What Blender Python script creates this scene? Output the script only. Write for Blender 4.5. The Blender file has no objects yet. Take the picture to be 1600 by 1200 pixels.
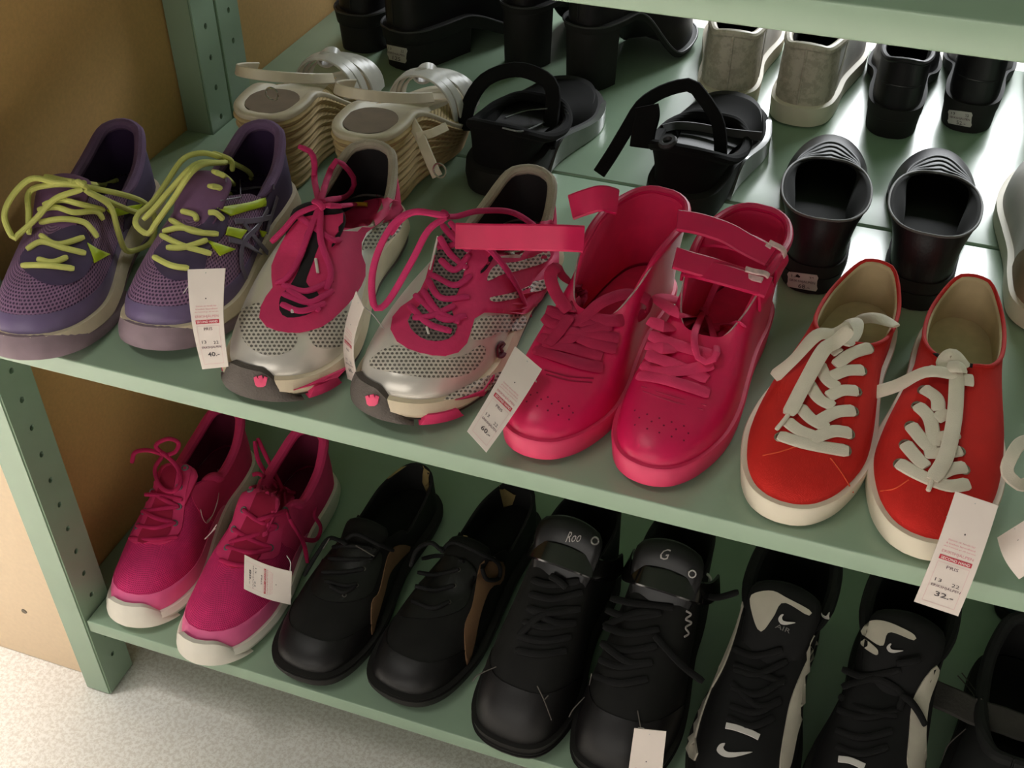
import bpy, bmesh, math, random
import numpy as np
from mathutils import Vector, Matrix
from mathutils.bvhtree import BVHTree
from mathutils.geometry import delaunay_2d_cdt

random.seed(7); np.random.seed(7)
scene = bpy.context.scene
COL = scene.collection

# ---------------------------------------------------------------- camera
CAM = Vector((0.63603, -0.53959, 1.02889))
RT = Vector((0.94486267, 0.3274365, 0.00445804))
UP = Vector((-0.21198822, 0.60123136, 0.77044263))
FW = Vector((-0.24959072, 0.72890753, -0.63749375))
FPX = 1764.1
cam_d = bpy.data.cameras.new('camera'); cam = bpy.data.objects.new('camera', cam_d); COL.objects.link(cam)
cam_d.sensor_width = 36.0; cam_d.lens = FPX / 1600 * 36.0; cam_d.clip_start = 0.01
cam.matrix_world = Matrix(((RT.x, UP.x, -FW.x, CAM.x), (RT.y, UP.y, -FW.y, CAM.y), (RT.z, UP.z, -FW.z, CAM.z), (0, 0, 0, 1)))
scene.camera = cam

# ---------------------------------------------------------------- world, lights, exposure
w = bpy.data.worlds.new('world'); scene.world = w; w.use_nodes = True
bg = w.node_tree.nodes['Background']; bg.inputs[0].default_value = (1.0, 0.93, 0.84, 1); bg.inputs[1].default_value = 0.12
def area(name, loc, target, sx, sy, power, col):
    l = bpy.data.lights.new(name, 'AREA'); l.shape = 'RECTANGLE'; l.size = sx; l.size_y = sy; l.energy = power; l.color = col
    o = bpy.data.objects.new(name, l); COL.objects.link(o); o.location = loc
    d = Vector(target) - Vector(loc); o.rotation_euler = d.to_track_quat('-Z', 'Y').to_euler()
    return o
k_ = area('aisle_floor_light', (-0.95, -0.55, 2.7), (-0.95, -0.55, 0), 0.6, 0.3, 23.0, (1.0, 0.96, 0.90)); k_.data.spread = math.radians(46)   # added to brighten the floor at left; narrow spread spares the shelves
k_ = area('aisle_floor_light', (0.2, -1.45, 2.7), (0.2, -1.45, 0), 3.6, 0.5, 54.0, (1.0, 0.96, 0.90)); k_.data.spread = math.radians(54)  # overhead strip; spread narrowed so shelf tops get little direct light
area('small_ceiling_lamp', (-0.50, -0.85, 2.65), (-0.15, -0.2, 0.2), 0.9, 0.25, 10, (1.0, 0.96, 0.90))
area('front_fill_light', (-0.2, -3.3, 1.50), (-0.2, 0.0, 1.15), 3.6, 1.5, 34.0, (1.0, 0.95, 0.87))  # low fill added from the front to brighten the shelf fronts
area('rear_aisle_light', (1.1, 4.3, 2.50), (0.8, 1.2, 0.4), 2.4, 1.2, 290.0, (0.95, 0.98, 1.0))
vs = scene.view_settings
vs.view_transform = 'Standard'; vs.look = 'None'; vs.gamma = 1.0; vs.exposure = 0.0; vs.use_curve_mapping = False

# ---------------------------------------------------------------- helpers
ZB, ZM, ZU, TH, DEP, PW, PD = 0.1228, 0.4849, 0.8317, 0.0177, 0.4037, 0.0309, 0.0424
def ray(u, v):
    return (FW * FPX + RT * (u - 800) + UP * (600 - v)).normalized()
def at_y(u, v, Y):
    d = ray(u, v); return CAM + d * ((Y - CAM.y) / d.y)
def at_z(u, v, Z):
    d = ray(u, v); return CAM + d * ((Z - CAM.z) / d.z)

def srgb(h):
    if isinstance(h, str):
        h = h.lstrip('#'); c = [int(h[i:i + 2], 16) / 255 for i in (0, 2, 4)]
    else: c = [x / 255 for x in h]
    return tuple((x / 12.92 if x <= 0.04045 else ((x + 0.055) / 1.055) ** 2.4) for x in c)

MATS = {}
def mat(name, col, rough=0.6, var=0.12, vscale=60, bump=0.0, bscale=400, metal=0.0, coat=0.0, sheen=0.0, spec=0.5,
        dots=None, weave=None, rings=None, speck=None, streak=None):
    """procedural material; colour in sRGB 0-255 or hex. dots=(scale,dark) lattice of mesh holes; weave=(scale,strength)"""
    if name in MATS: return MATS[name]
    m = bpy.data.materials.new(name); m.use_nodes = True; nt = m.node_tree; N = nt.nodes; L = nt.links
    b = N['Principled BSDF']; c = srgb(col)
    b.inputs['Roughness'].default_value = rough; b.inputs['Metallic'].default_value = metal
    b.inputs['Coat Weight'].default_value = coat; b.inputs['Coat Roughness'].default_value = 0.15
    b.inputs['Sheen Weight'].default_value = sheen; b.inputs['Sheen Roughness'].default_value = 0.5
    b.inputs['Specular IOR Level'].default_value = spec
    tc = N.new('ShaderNodeTexCoord')
    nz = N.new('ShaderNodeTexNoise'); nz.inputs['Scale'].default_value = vscale; nz.inputs['Detail'].default_value = 4
    L.new(tc.outputs['Object'], nz.inputs['Vector'])
    rp = N.new('ShaderNodeValToRGB'); rp.color_ramp.elements[0].position = 0.3; rp.color_ramp.elements[1].position = 0.72
    rp.color_ramp.elements[0].color = (*[x * (1 - var) for x in c], 1); rp.color_ramp.elements[1].color = (*[min(1, x * (1 + var)) for x in c], 1)
    L.new(nz.outputs['Fac'], rp.inputs[0]); colout = rp.outputs[0]; hgt = None
    def math_(op, a, bb=None, clamp=False):
        n = N.new('ShaderNodeMath'); n.operation = op; n.use_clamp = clamp
        for i, x in enumerate((a, bb)):
            if x is None: continue
            if isinstance(x, (int, float)): n.inputs[i].default_value = x
            else: L.new(x, n.inputs[i])
        return n.outputs[0]
    def mixc(f, a, bcol):
        n = N.new('ShaderNodeMixRGB'); L.new(f, n.inputs[0]); L.new(a, n.inputs[1])
        if isinstance(bcol, tuple): n.inputs[2].default_value = (*bcol, 1)
        else: L.new(bcol, n.inputs[2])
        return n.outputs[0]
    if dots:
        sc, dark = dots[0], dots[1]
        sx = N.new('ShaderNodeSeparateXYZ'); L.new(tc.outputs['UV'], sx.inputs[0])
        X = math_('MULTIPLY', sx.outputs['X'], sc)
        Y = math_('MULTIPLY', sx.outputs['Y'], sc * 1.2)
        row = math_('FLOOR', Y); odd = math_('MULTIPLY', math_('MODULO', math_('ABSOLUTE', row), 2.0), 0.5)
        fx = math_('SUBTRACT', math_('FRACT', math_('ADD', X, odd)), 0.5); fy = math_('SUBTRACT', math_('FRACT', Y), 0.5)
        d = math_('ADD', math_('MULTIPLY', fx, fx), math_('MULTIPLY', fy, fy))
        mk_ = N.new('ShaderNodeMapRange'); mk_.interpolation_type = 'SMOOTHSTEP'; L.new(d, mk_.inputs[0])
        mk_.inputs[1].default_value = 0.06; mk_.inputs[2].default_value = 0.14; mk_.inputs[3].default_value = 1; mk_.inputs[4].default_value = 0
        colout = mixc(mk_.outputs[0], colout, srgb(dark)); hgt = math_('SUBTRACT', 1.0, mk_.outputs[0]); hstr, hdist = 0.8, 0.0012
    if weave:
        w1 = N.new('ShaderNodeTexWave'); w1.bands_direction = 'X'; w1.inputs['Scale'].default_value = weave[0]; L.new(tc.outputs['Object'], w1.inputs['Vector'])
        w2 = N.new('ShaderNodeTexWave'); w2.bands_direction = 'Y'; w2.inputs['Scale'].default_value = weave[0]; L.new(tc.outputs['Object'], w2.inputs['Vector'])
        hgt = math_('MULTIPLY', w1.outputs['Fac'], w2.outputs['Fac']); hstr, hdist = weave[1], 0.0006
    if rings:
        w1 = N.new('ShaderNodeTexWave'); w1.bands_direction = 'Z'; w1.inputs['Scale'].default_value = rings; w1.inputs['Distortion'].default_value = 1.5; L.new(tc.outputs['Object'], w1.inputs['Vector'])
        hgt = w1.outputs['Fac']; hstr, hdist = 0.6, 0.001
        colout = mixc(math_('MULTIPLY', math_('SUBTRACT', 1.0, w1.outputs['Fac']), 0.35), colout, tuple(x * 0.45 for x in c))
    if speck:
        v = N.new('ShaderNodeTexNoise'); v.inputs['Scale'].default_value = speck[0]; v.inputs['Detail'].default_value = 3; v.inputs['Roughness'].default_value = 0.75
        L.new(tc.outputs['Object'], v.inputs['Vector'])
        r2 = N.new('ShaderNodeValToRGB'); r2.color_ramp.elements[0].position = 0.42; r2.color_ramp.elements[1].position = 0.56
        r2.color_ramp.elements[0].color = (1, 1, 1, 1); r2.color_ramp.elements[1].color = (0, 0, 0, 1); L.new(v.outputs['Fac'], r2.inputs[0])
        f = math_('MULTIPLY', r2.outputs[0], speck[2]); colout = mixc(f, colout, srgb(speck[1]))
    if streak:
        mp = N.new('ShaderNodeMapping'); mp.inputs['Scale'].default_value = streak[0]; L.new(tc.outputs['Object'], mp.inputs[0])
        v = N.new('ShaderNodeTexNoise'); v.inputs['Scale'].default_value = 6; v.inputs['Detail'].default_value = 5; L.new(mp.outputs[0], v.inputs['Vector'])
        r2 = N.new('ShaderNodeValToRGB'); r2.color_ramp.elements[0].position = 0.5; r2.color_ramp.elements[1].position = 0.75; L.new(v.outputs['Fac'], r2.inputs[0])
        colout = mixc(math_('MULTIPLY', r2.outputs[0], streak[2]), colout, srgb(streak[1]))
    L.new(colout, b.inputs['Base Color'])
    if hgt is None and bump > 0:
        n2 = N.new('ShaderNodeTexNoise'); n2.inputs['Scale'].default_value = bscale; n2.inputs['Detail'].default_value = 3; L.new(tc.outputs['Object'], n2.inputs['Vector'])
        hgt = n2.outputs['Fac']; hstr, hdist = bump, 0.001
    if hgt is not None:
        bp = N.new('ShaderNodeBump'); bp.inputs['Strength'].default_value = hstr; bp.inputs['Distance'].default_value = hdist
        L.new(hgt, bp.inputs['Height']); L.new(bp.outputs[0], b.inputs['Normal'])
    MATS[name] = m; return m

def mk(name, V, Fc, m, parent=None, smooth=True, label=None, kind=None, uv=None, wrap=None):
    me = bpy.data.meshes.new(name); me.from_pydata([tuple(map(float, p)) for p in V], [], [tuple(int(i) for i in f) for f in Fc])
    if smooth: me.polygons.foreach_set('use_smooth', [True] * len(me.polygons))
    me.materials.append(m); me.update()
    if uv is not None:
        ul = me.uv_layers.new(name='UVMap'); buf = np.zeros((len(me.loops), 2)); i = 0
        for p_ in me.polygons:
            q = [uv[v] for v in p_.vertices]
            if wrap and max(a[0] for a in q) - min(a[0] for a in q) > wrap / 2: q = [(a[0] + wrap, a[1]) if a[0] < wrap / 2 else a for a in q]
            for k, a in enumerate(q): buf[p_.loop_start + k] = a
        ul.data.foreach_set('uv', buf.ravel())
    bmm = bmesh.new(); bmm.from_mesh(me); bmesh.ops.recalc_face_normals(bmm, faces=bmm.faces); bmm.to_mesh(me); bmm.free()
    o = bpy.data.objects.new(name, me); COL.objects.link(o)
    if parent is not None: o.parent = parent
    if label: o['label'] = label
    if kind: o['kind'] = kind
    return o
def sharp(o, ang=35):
    me = o.data; bmm = bmesh.new(); bmm.from_mesh(me)
    for e in bmm.edges:
        if len(e.link_faces) == 2 and e.calc_face_angle(0) > math.radians(ang): e.smooth = False
    bmm.to_mesh(me); bmm.free(); return o
def empty(name, loc, rz, label, cat, group=None):
    o = bpy.data.objects.new(name, None); COL.objects.link(o); o.location = loc; o.rotation_euler = (0, 0, rz); o.empty_display_size = 0.03
    o['label'] = label; o['category'] = cat
    if group: o['group'] = group
    return o
def box(name, lo, hi, m, parent=None, bev=0.0, kind=None, label=None):
    bmm = bmesh.new(); bmesh.ops.create_cube(bmm, size=1)
    for v in bmm.verts: v.co = Vector([lo[i] + (v.co[i] + 0.5) * (hi[i] - lo[i]) for i in range(3)])
    if bev: bmesh.ops.bevel(bmm, geom=list(bmm.edges), offset=bev, segments=2, affect='EDGES', profile=0.6)
    me = bpy.data.meshes.new(name); bmm.to_mesh(me); bmm.free(); me.materials.append(m)
    o = bpy.data.objects.new(name, me); COL.objects.link(o)
    if parent is not None: o.parent = parent
    if kind: o['kind'] = kind
    if label: o['label'] = label
    return o

def crom(P, n, closed=False):
    """uniform arc-length Catmull-Rom resample of control points"""
    P = np.asarray(P, float)
    if closed: Q = np.vstack([P[-1], P, P[0], P[1]])
    else: Q = np.vstack([2 * P[0] - P[1], P, 2 * P[-1] - P[-2]])
    out = []; ns = len(Q) - 3
    for i in range(ns):
        p0, p1, p2, p3 = Q[i:i + 4]; t = np.linspace(0, 1, 24, endpoint=False)[:, None]
        out.append(0.5 * (2 * p1 + (p2 - p0) * t + (2 * p0 - 5 * p1 + 4 * p2 - p3) * t * t + (3 * p1 - p0 - 3 * p2 + p3) * t ** 3))
    out = np.vstack(out + [Q[-2][None]])
    d = np.concatenate([[0], np.cumsum(np.linalg.norm(np.diff(out, axis=0), axis=1))])
    s = np.linspace(0, d[-1], n + 1 if closed else n)
    R_ = np.stack([np.interp(s, d, out[:, k]) for k in range(P.shape[1])], 1)
    return R_[:-1] if closed else R_
def crom_t(P, ts):
    """Catmull-Rom evaluated at arc-length fractions ts"""
    R_ = crom(P, 400); x = np.linspace(0, 1, 400)
    return np.stack([np.interp(ts, x, R_[:, k]) for k in range(R_.shape[1])], 1)

FLAT = [(1, -.3), (1, .3), (.86, 1), (-.86, 1), (-1, .3), (-1, -.3), (-.86, -1), (.86, -1)]
class Buf:
    def __init__(s): s.V = []; s.F = []
    def add(s, V, Fc):
        o = len(s.V); s.V += [tuple(p) for p in V]; s.F += [tuple(i + o for i in f) for f in Fc]
    def tube(s, P, Nn, a, b=None, n=8, closed=False, taper=False, ends=None):
        """tube along P; a half width across, b half thickness along the normals Nn"""
        b = a if b is None else b; P = np.asarray(P, float); k = len(P)
        T = np.gradient(P, axis=0) if not closed else (np.roll(P, -1, 0) - np.roll(P, 1, 0))
        T /= np.linalg.norm(T, axis=1)[:, None] + 1e-12
        Nn = np.asarray(Nn, float)
        if Nn.ndim == 1: Nn = np.repeat(Nn[None], k, 0)
        S = np.cross(T, Nn); S /= np.linalg.norm(S, axis=1)[:, None] + 1e-12; Nn = np.cross(S, T)
        V = []
        for i in range(k):
            q = 1.0
            if taper and i in (0, k - 1): q = 0.75
            if ends is not None: q = min(1.0, max(.12, (min(i, k - 1 - i) / (ends * k)) ** .5)) if min(i, k - 1 - i) < ends * k else 1.0
            for j in range(n):
                th = 2 * math.pi * j / n; c_, s_ = math.cos(th), math.sin(th)
                if b < a * 0.5 and n == 8: c_, s_ = FLAT[j]   # thin bevelled strip
                V.append(P[i] + S[i] * a * q * c_ + Nn[i] * b * q * s_)
        Fc = []
        for i in range(k if closed else k - 1):
            for j in range(n):
                i2 = (i + 1) % k; j2 = (j + 1) % n
                Fc.append((i * n + j, i * n + j2, i2 * n + j2, i2 * n + j))
        if not closed: Fc += [tuple(range(n - 1, -1, -1)), tuple(range((k - 1) * n, k * n))]
        s.add(V, Fc)
    def make(s, name, m, parent=None, crease=28, **kw): return sharp(mk(name, s.V, s.F, m, parent, **kw), crease)

TXT = {}
def text_mesh(string, bold=0.0):
    key = (string, bold)
    if key not in TXT:
        cu = bpy.data.curves.new('lettering', 'FONT'); cu.body = string; cu.size = 1; cu.align_x = 'CENTER'; cu.align_y = 'CENTER'; cu.resolution_u = 2; cu.offset = bold
        o = bpy.data.objects.new('lettering', cu); COL.objects.link(o)
        dg = bpy.context.evaluated_depsgraph_get(); me = bpy.data.meshes.new_from_object(o.evaluated_get(dg))
        xs = np.array([v.co[:] for v in me.vertices]); TXT[key] = ([tuple(x) for x in xs], [tuple(p.vertices) for p in me.polygons], xs.min(0), xs.max(0))
        bpy.data.objects.remove(o); bpy.data.curves.remove(cu); bpy.data.meshes.remove(me)
    return TXT[key]
def text_on(name, string, fn, cx, cy, w, h, m, parent, bold=0.0, slant=0.0):
    """lettering laid on a surface: fn(s,t)->point, box centre (cx,cy), size w x h in surface units (t runs down)"""
    V, Fc, lo, hi = text_mesh(string, bold); sx, sy = max(1e-6, hi[0] - lo[0]), max(1e-6, hi[1] - lo[1]); mx, my = (hi[0] + lo[0]) / 2, (hi[1] + lo[1]) / 2
    W = [fn(cx + (p[0] - mx) / sx * w + slant * (p[1] - my) / sy * h, cy - (p[1] - my) / sy * h) for p in V]
    return mk(name, W, Fc, m, parent, smooth=False)

# ---------------------------------------------------------------- setting: floor, partition, shelving
GREEN = mat('green_paint', (148, 171, 147), rough=0.27, var=0.05, vscale=9, bump=0.03, bscale=160, streak=((1, 4, 1), (122, 148, 126), 0.10))
MDF = mat('fibreboard', (216, 172, 110), rough=0.75, var=0.06, vscale=300, bump=0.05, bscale=900)
FLOORM = mat('speckled_vinyl', (236, 232, 226), rough=0.5, var=0.04, vscale=25, speck=(240, (206, 197, 186), 0.7))
SCREW = mat('screw_metal', (120, 110, 96), rough=0.4, metal=0.8)
fl = box('floor', (-4, -4, -0.05), (5, 7, 0.0), FLOORM, kind='structure')
pw_ = box('wall_left', (-0.9, 0.0145, 0.001), (-PW - 0.0006, 0.030, 2.2), mat('peach_board', (228, 204, 172), rough=.7, var=.03, vscale=200), kind='structure')
sc_p = at_y(38, 955, 0.0145)
def screw(parent, c, axis):
    b_ = Buf(); n = 14; V = []; 
    for r, h in ((0.0034, 0.0), (0.0030, 0.0008), (0.0012, 0.0002), (0, 0.0002)):
        for j in range(n):
            a = 2 * math.pi * j / n; u, v = r * math.cos(a), r * math.sin(a)
            V.append((c[0] + u, c[1] - h, c[2] + v) if axis == 'y' else (c[0] + h, c[1] + u, c[2] + v))
    Fc = [(i * n + j, i * n + (j + 1) % n, (i + 1) * n + (j + 1) % n, (i + 1) * n + j) for i in range(3) for j in range(n)]
    b_.add(V, Fc); return b_.make('screw', SCREW, parent)
screw(pw_, sc_p, 'y')

unit = empty('shelving_unit', (0, 0, 0), 0, 'green painted shelving unit with holed posts and five boards, front half', 'shelf')
unit2 = empty('shelving_unit', (0, DEP, 0), 0, 'green painted shelving unit standing behind the front one, back to back', 'shelf')
XR = 1.75
def post(parent, x0, x1, y0, y1, oy, hy, face):
    """square post with a row of real peg holes on the inner face"""
    bmm = bmesh.new(); bmesh.ops.create_cube(bmm, size=1)
    for v in bmm.verts: v.co = Vector((x0 + (v.co.x + .5) * (x1 - x0), y0 - oy + (v.co.y + .5) * (y1 - y0), 0.001 + (v.co.z + .5) * 1.78))
    bmesh.ops.bevel(bmm, geom=list(bmm.edges), offset=0.0016, segments=2, affect='EDGES')
    me = bpy.data.meshes.new('post'); bmm.to_mesh(me); bmm.free(); me.materials.append(GREEN)
    o = bpy.data.objects.new('post', me); COL.objects.link(o)
    # hole cutter
    cb = Buf(); n = 10
    for k in range(1, 55):
        z = 0.0151 + 0.032 * k; xa, xb = (x1 - 0.012, x1 + 0.004) if face > 0 else (x0 - 0.004, x0 + 0.012)
        V = [(x, hy - oy + 0.0027 * math.cos(2 * math.pi * j / n), z + 0.0031 * math.sin(2 * math.pi * j / n)) for x in (xa, xb) for j in range(n)]
        cb.add(V, [tuple(range(n - 1, -1, -1)), tuple(range(n, 2 * n))] + [(j, (j + 1) % n, n + (j + 1) % n, n + j) for j in range(n)])
    c = cb.make('cutter', GREEN, None, smooth=False)
    md = o.modifiers.new('holes', 'BOOLEAN'); md.object = c; md.operation = 'DIFFERENCE'; md.solver = 'EXACT'
    dg = bpy.context.evaluated_depsgraph_get(); me2 = bpy.data.meshes.new_from_object(o.evaluated_get(dg))
    o.modifiers.clear(); o.data = me2; bpy.data.meshes.remove(me); cm = c.data; bpy.data.objects.remove(c); bpy.data.meshes.remove(cm)
    o.data.name = 'post'; o.parent = parent
    if len(me2.materials) == 0: me2.materials.append(GREEN)
    return o
for (pr, oy, ya, yb) in ((unit, 0, 0, PD), (unit, 0, DEP - PD, DEP - 0.0008), (unit2, DEP, DEP + 0.0008, DEP + PD), (unit2, DEP, 2 * DEP - PD, 2 * DEP)):
    post(pr, -PW, 0, ya, yb, oy, ya + (0.0206 if pr is unit else 0.0218), 1)
    post(pr, XR, XR + PW, ya, yb, oy, ya + 0.0206, -1)
def shelf_board(parent, y0, y1, oy, z, notch0, notch1):
    """board with notches at the left posts; the tongue between them reaches the side panel"""
    e = 0.0012
    pts = [(e, y0), (XR - e, y0), (XR - e, y1), (e, y1), (e, notch1), (-PW + 0.0005, notch1), (-PW + 0.0005, notch0), (e, notch0)]
    bmm = bmesh.new(); vs_ = [bmm.verts.new((x, y - oy, z)) for x, y in pts]; f = bmm.faces.new(vs_)
    r = bmesh.ops.extrude_face_region(bmm, geom=[f]); vv = [g for g in r['geom'] if isinstance(g, bmesh.types.BMVert)]
    bmesh.ops.translate(bmm, verts=vv, vec=(0, 0, -TH)); bmesh.ops.recalc_face_normals(bmm, faces=bmm.faces)
    ed = [e_ for e_ in bmm.edges if abs(e_.verts[0].co.z - e_.verts[1].co.z) < 1e-6]
    bmesh.ops.bevel(bmm, geom=ed, offset=0.0016, segments=3, affect='EDGES', profile=0.5)
    me = bpy.data.meshes.new('shelf_board'); bmm.to_mesh(me); bmm.free(); me.materials.append(GREEN)
    me.polygons.foreach_set('use_smooth', [True] * len(me.polygons))
    o = bpy.data.objects.new('shelf_board', me); COL.objects.link(o); o.parent = parent; sharp(o, 50); return o
for z, yf in ((ZB, 0.003), (ZM, -0.004), (ZU, 0.0), (ZU + .352, 0.0), (ZU + .70, 0.0)):
    shelf_board(unit, yf, DEP - 0.0020, 0, z, PD + .001, DEP - PD - .001)
    shelf_board(unit2, DEP + 0.0020, 2 * DEP - 0.001, DEP, z, DEP + PD + .001, 2 * DEP - PD - .001)
sp = box('side_panel', (-PW - 0.0135, 0.0308, 0.02), (-PW - 0.0005, DEP - 0.0008, 1.76), MDF, unit)
sp = box('side_panel', (-PW - 0.0135, 0.0008, 0.02), (-PW - 0.0005, DEP - 0.004, 1.76), MDF, unit2)
for za, zb_ in ((ZB + .0005, ZM - TH - .0005), (ZU + .0005, ZU + .352 - TH - .0005)):
    box('rear_light_block', (.002, DEP - .0065, za), (XR - .002, DEP - .0025, zb_), GREEN, unit)  # added panels that stop the rear light reflecting in these bays

# ---------------------------------------------------------------- shoe kit
OUTL = {  # (x/W, y/L): toe tip -> lateral(+x) -> heel, then toe tip -> medial(-x) -> heel
    'run': ([(-.03, 0), (.11, .010), (.25, .042), (.38, .115), (.47, .25), (.475, .37), (.42, .51), (.37, .65), (.365, .80), (.32, .92), (.18, .985), (0, 1)],
            [(-.03, 0), (-.17, .010), (-.31, .042), (-.43, .115), (-.50, .24), (-.475, .35), (-.39, .49), (-.33, .64), (-.345, .80), (-.31, .92), (-.18, .985), (0, 1)]),
    'canvas': ([(0, 0), (.12, .008), (.255, .042), (.38, .12), (.475, .25), (.485, .38), (.43, .52), (.38, .66), (.36, .80), (.30, .92), (.16, .985), (0, 1)],
               [(0, 0), (-.13, .008), (-.27, .042), (-.40, .12), (-.49, .25), (-.48, .37), (-.41, .50), (-.35, .64), (-.34, .80), (-.29, .92), (-.16, .985), (0, 1)]),
    'square': ([(-.02, 0), (.15, .008), (.30, .040), (.42, .115), (.49, .25), (.48, .38), (.42, .52), (.37, .66), (.355, .80), (.31, .92), (.18, .985), (0, 1)],
               [(-.02, 0), (-.20, .008), (-.35, .040), (-.45, .115), (-.50, .24), (-.47, .37), (-.39, .50), (-.34, .64), (-.345, .80), (-.31, .92), (-.18, .985), (0, 1)]),
    'slim': ([(-.02, 0), (.11, .010), (.25, .05), (.39, .14), (.48, .27), (.47, .39), (.40, .53), (.35, .67), (.36, .80), (.32, .92), (.18, .985), (0, 1)],
             [(-.02, 0), (-.15, .010), (-.29, .05), (-.43, .14), (-.50, .26), (-.45, .38), (-.36, .51), (-.32, .65), (-.345, .80), (-.31, .92), (-.18, .985), (0, 1)]),
}
NK, NV = 112, 22
class Shoe:
    def __init__(s, name, label, group, toe, heel, z, W, med=-1, out='run', sole=(0.018, 0.026), spring=0.010, heel_lift=None,
                 collar=None, toe_rise=0.040, slope=0.35, m=0.45, p=2.1, L=None, cat='shoe', inset=0.003, bulge=0.0, tilt=0.0):
        toe = Vector((toe[0], toe[1], z)); heel = Vector((heel[0], heel[1], z)); d = heel - toe
        s.L = L or d.length; s.W = W; ang = math.atan2(-d.x, d.y)
        s.root = empty(name, toe, ang, label, cat, group)
        if tilt: s.root.rotation_euler = (0, tilt, ang)
        s.M = Matrix.Translation(toe) @ s.root.rotation_euler.to_matrix().to_4x4(); s.Mi = s.M.inverted()
        lat, mdl = OUTL[out]; h = NK // 2; fr = np.arange(h + 1) / h
        lat = np.array(lat) * [W, s.L]; mdl = np.array(mdl) * [W, s.L]
        A = crom_t(lat, fr); B = crom_t(mdl, fr)
        if med > 0: A, B = B * [-1, 1], A * [-1, 1]
        s.outl = np.vstack([A, B[1:-1][::-1]])            # index 0 toe, h heel, >h back along -x side
        s.ht, s.hh = sole; s.spring = spring; s.hl = heel_lift
        f = np.concatenate([fr, fr[1:-1][::-1]]); s.frac = f
        C = np.array(collar, float) * [W, s.L, 1]
        Cr = crom_t(C, fr ** p); Cl = Cr * [-1, 1, 1]
        s.C = np.vstack([Cr, Cl[1:-1][::-1]])
        S = s.off(-inset); zz = s.top(S[:, 1]) - 0.002; s.S = np.column_stack([S, zz])
        up = np.array([0, 0, 1.0]); V = s.C - s.S; hd = V.copy(); hd[:, 2] = 0; dh = np.linalg.norm(hd, axis=1); hdn = hd / (dh[:, None] + 1e-9); dz = V[:, 2]
        P1 = s.S + up * np.minimum(toe_rise, 0.62 * dz)[:, None] - hdn * bulge
        P2 = s.C - hdn * (dh * m)[:, None]; P2[:, 2] -= dh * m * slope + 0.30 * dz * np.exp(-dh / 0.03)
        t = np.linspace(0, 1, NV + 1)[None, :, None]
        s.P = (1 - t) ** 3 * s.S[:, None] + 3 * (1 - t) ** 2 * t * P1[:, None] + 3 * (1 - t) * t * t * P2[:, None] + t ** 3 * s.C[:, None]
        s.finish()
    def finish(s):
        du = np.roll(s.P, -1, 0) - np.roll(s.P, 1, 0); dv = np.gradient(s.P, axis=1)
        n = np.cross(du, dv); s.N = n / (np.linalg.norm(n, axis=2)[..., None] + 1e-12)
        if np.mean(np.sum(s.N[:, 3, :2] * (s.P[:, 3, :2] - np.array([0, s.L * .5])), axis=1)) < 0: s.N = -s.N
        s.polyV = []; s.polyF = []; s._bvh = None
        s.addpoly(s.P.reshape(-1, 3), s.gridf(NV + 1))
    def gridf(s, w):
        return [(k * w + j, ((k + 1) % NK) * w + j, ((k + 1) % NK) * w + j + 1, k * w + j + 1) for k in range(NK) for j in range(w - 1)]
    def addpoly(s, V, Fc):
        o = len(s.polyV); s.polyV += [Vector(map(float, p)) for p in V]; s.polyF += [tuple(i + o for i in f) for f in Fc]; s._bvh = None
    @property
    def bvh(s):
        if s._bvh is None: s._bvh = BVHTree.FromPolygons(s.polyV, s.polyF)
        return s._bvh
    def base(s, y):
        y = np.asarray(y, float); L = s.L; b = s.spring * np.clip(1 - y / (0.30 * L), 0, 1) ** 2
        if s.hl:
            t = np.clip((y / L - 0.30) / 0.38, 0, 1); b = b + s.hl * t * t * (3 - 2 * t)
        return b
    def top(s, y):
        t = np.clip((np.asarray(y, float) / s.L - 0.25) / 0.5, 0, 1); t = t * t * (3 - 2 * t)
        return s.base(y) + s.ht + (s.hh - s.ht) * t
    def off(s, o):
        T = np.roll(s.outl, -1, 0) - np.roll(s.outl, 1, 0); n = np.column_stack([T[:, 1], -T[:, 0]]); n /= np.linalg.norm(n, axis=1)[:, None]
        if n[NK // 4, 0] < 0: n = -n
        return s.outl + n * (o if np.isscalar(o) else np.asarray(o)[:, None])
    def sole(s, name, m, prof, t0=0.0, t1=1.0, label=None, bvh=True):
        """stack of rings (fraction of the sole thickness, outward offset)"""
        V = []; yb = s.outl[:, 1]
        for f, o in prof:
            Q = s.off(o); z = s.base(yb) + (s.top(yb) - s.base(yb)) * f; V.append(np.column_stack([Q, z]))
        V = np.vstack(V); r = len(prof)
        Fc = [(i * NK + k, i * NK + (k + 1) % NK, (i + 1) * NK + (k + 1) % NK, (i + 1) * NK + k) for i in range(r - 1) for k in range(NK)]
        Fc += [tuple(range(NK - 1, -1, -1)), tuple(range((r - 1) * NK, r * NK))]
        if bvh: s.addpoly(V, Fc[:-2])
        return sharp(mk(name, V, Fc, m, s.root, label=label), 45)
    def heel_block(s, name, m, y0, ztop=None, taper=0.004, flat=True):
        """block under the rear part of a lifted sole"""
        idx = [k for k in range(NK) if s.outl[k, 1] >= y0 * s.L]; Q0 = s.off(-taper)[idx]; Q1 = s.off(-.0008)[idx]; n = len(idx)
        V = [(p[0], p[1], 0) for p in Q0] + [(p[0], p[1], float(s.base(p[1]) + .001)) for p in Q1]
        Fc = [(i, (i + 1) % n, n + (i + 1) % n, n + i) for i in range(n)] + [tuple(range(n - 1, -1, -1)), tuple(range(n, 2 * n))]
        s.addpoly(V, Fc[:-2]); return sharp(mk(name, V, Fc, m, s.root), 40)
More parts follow.
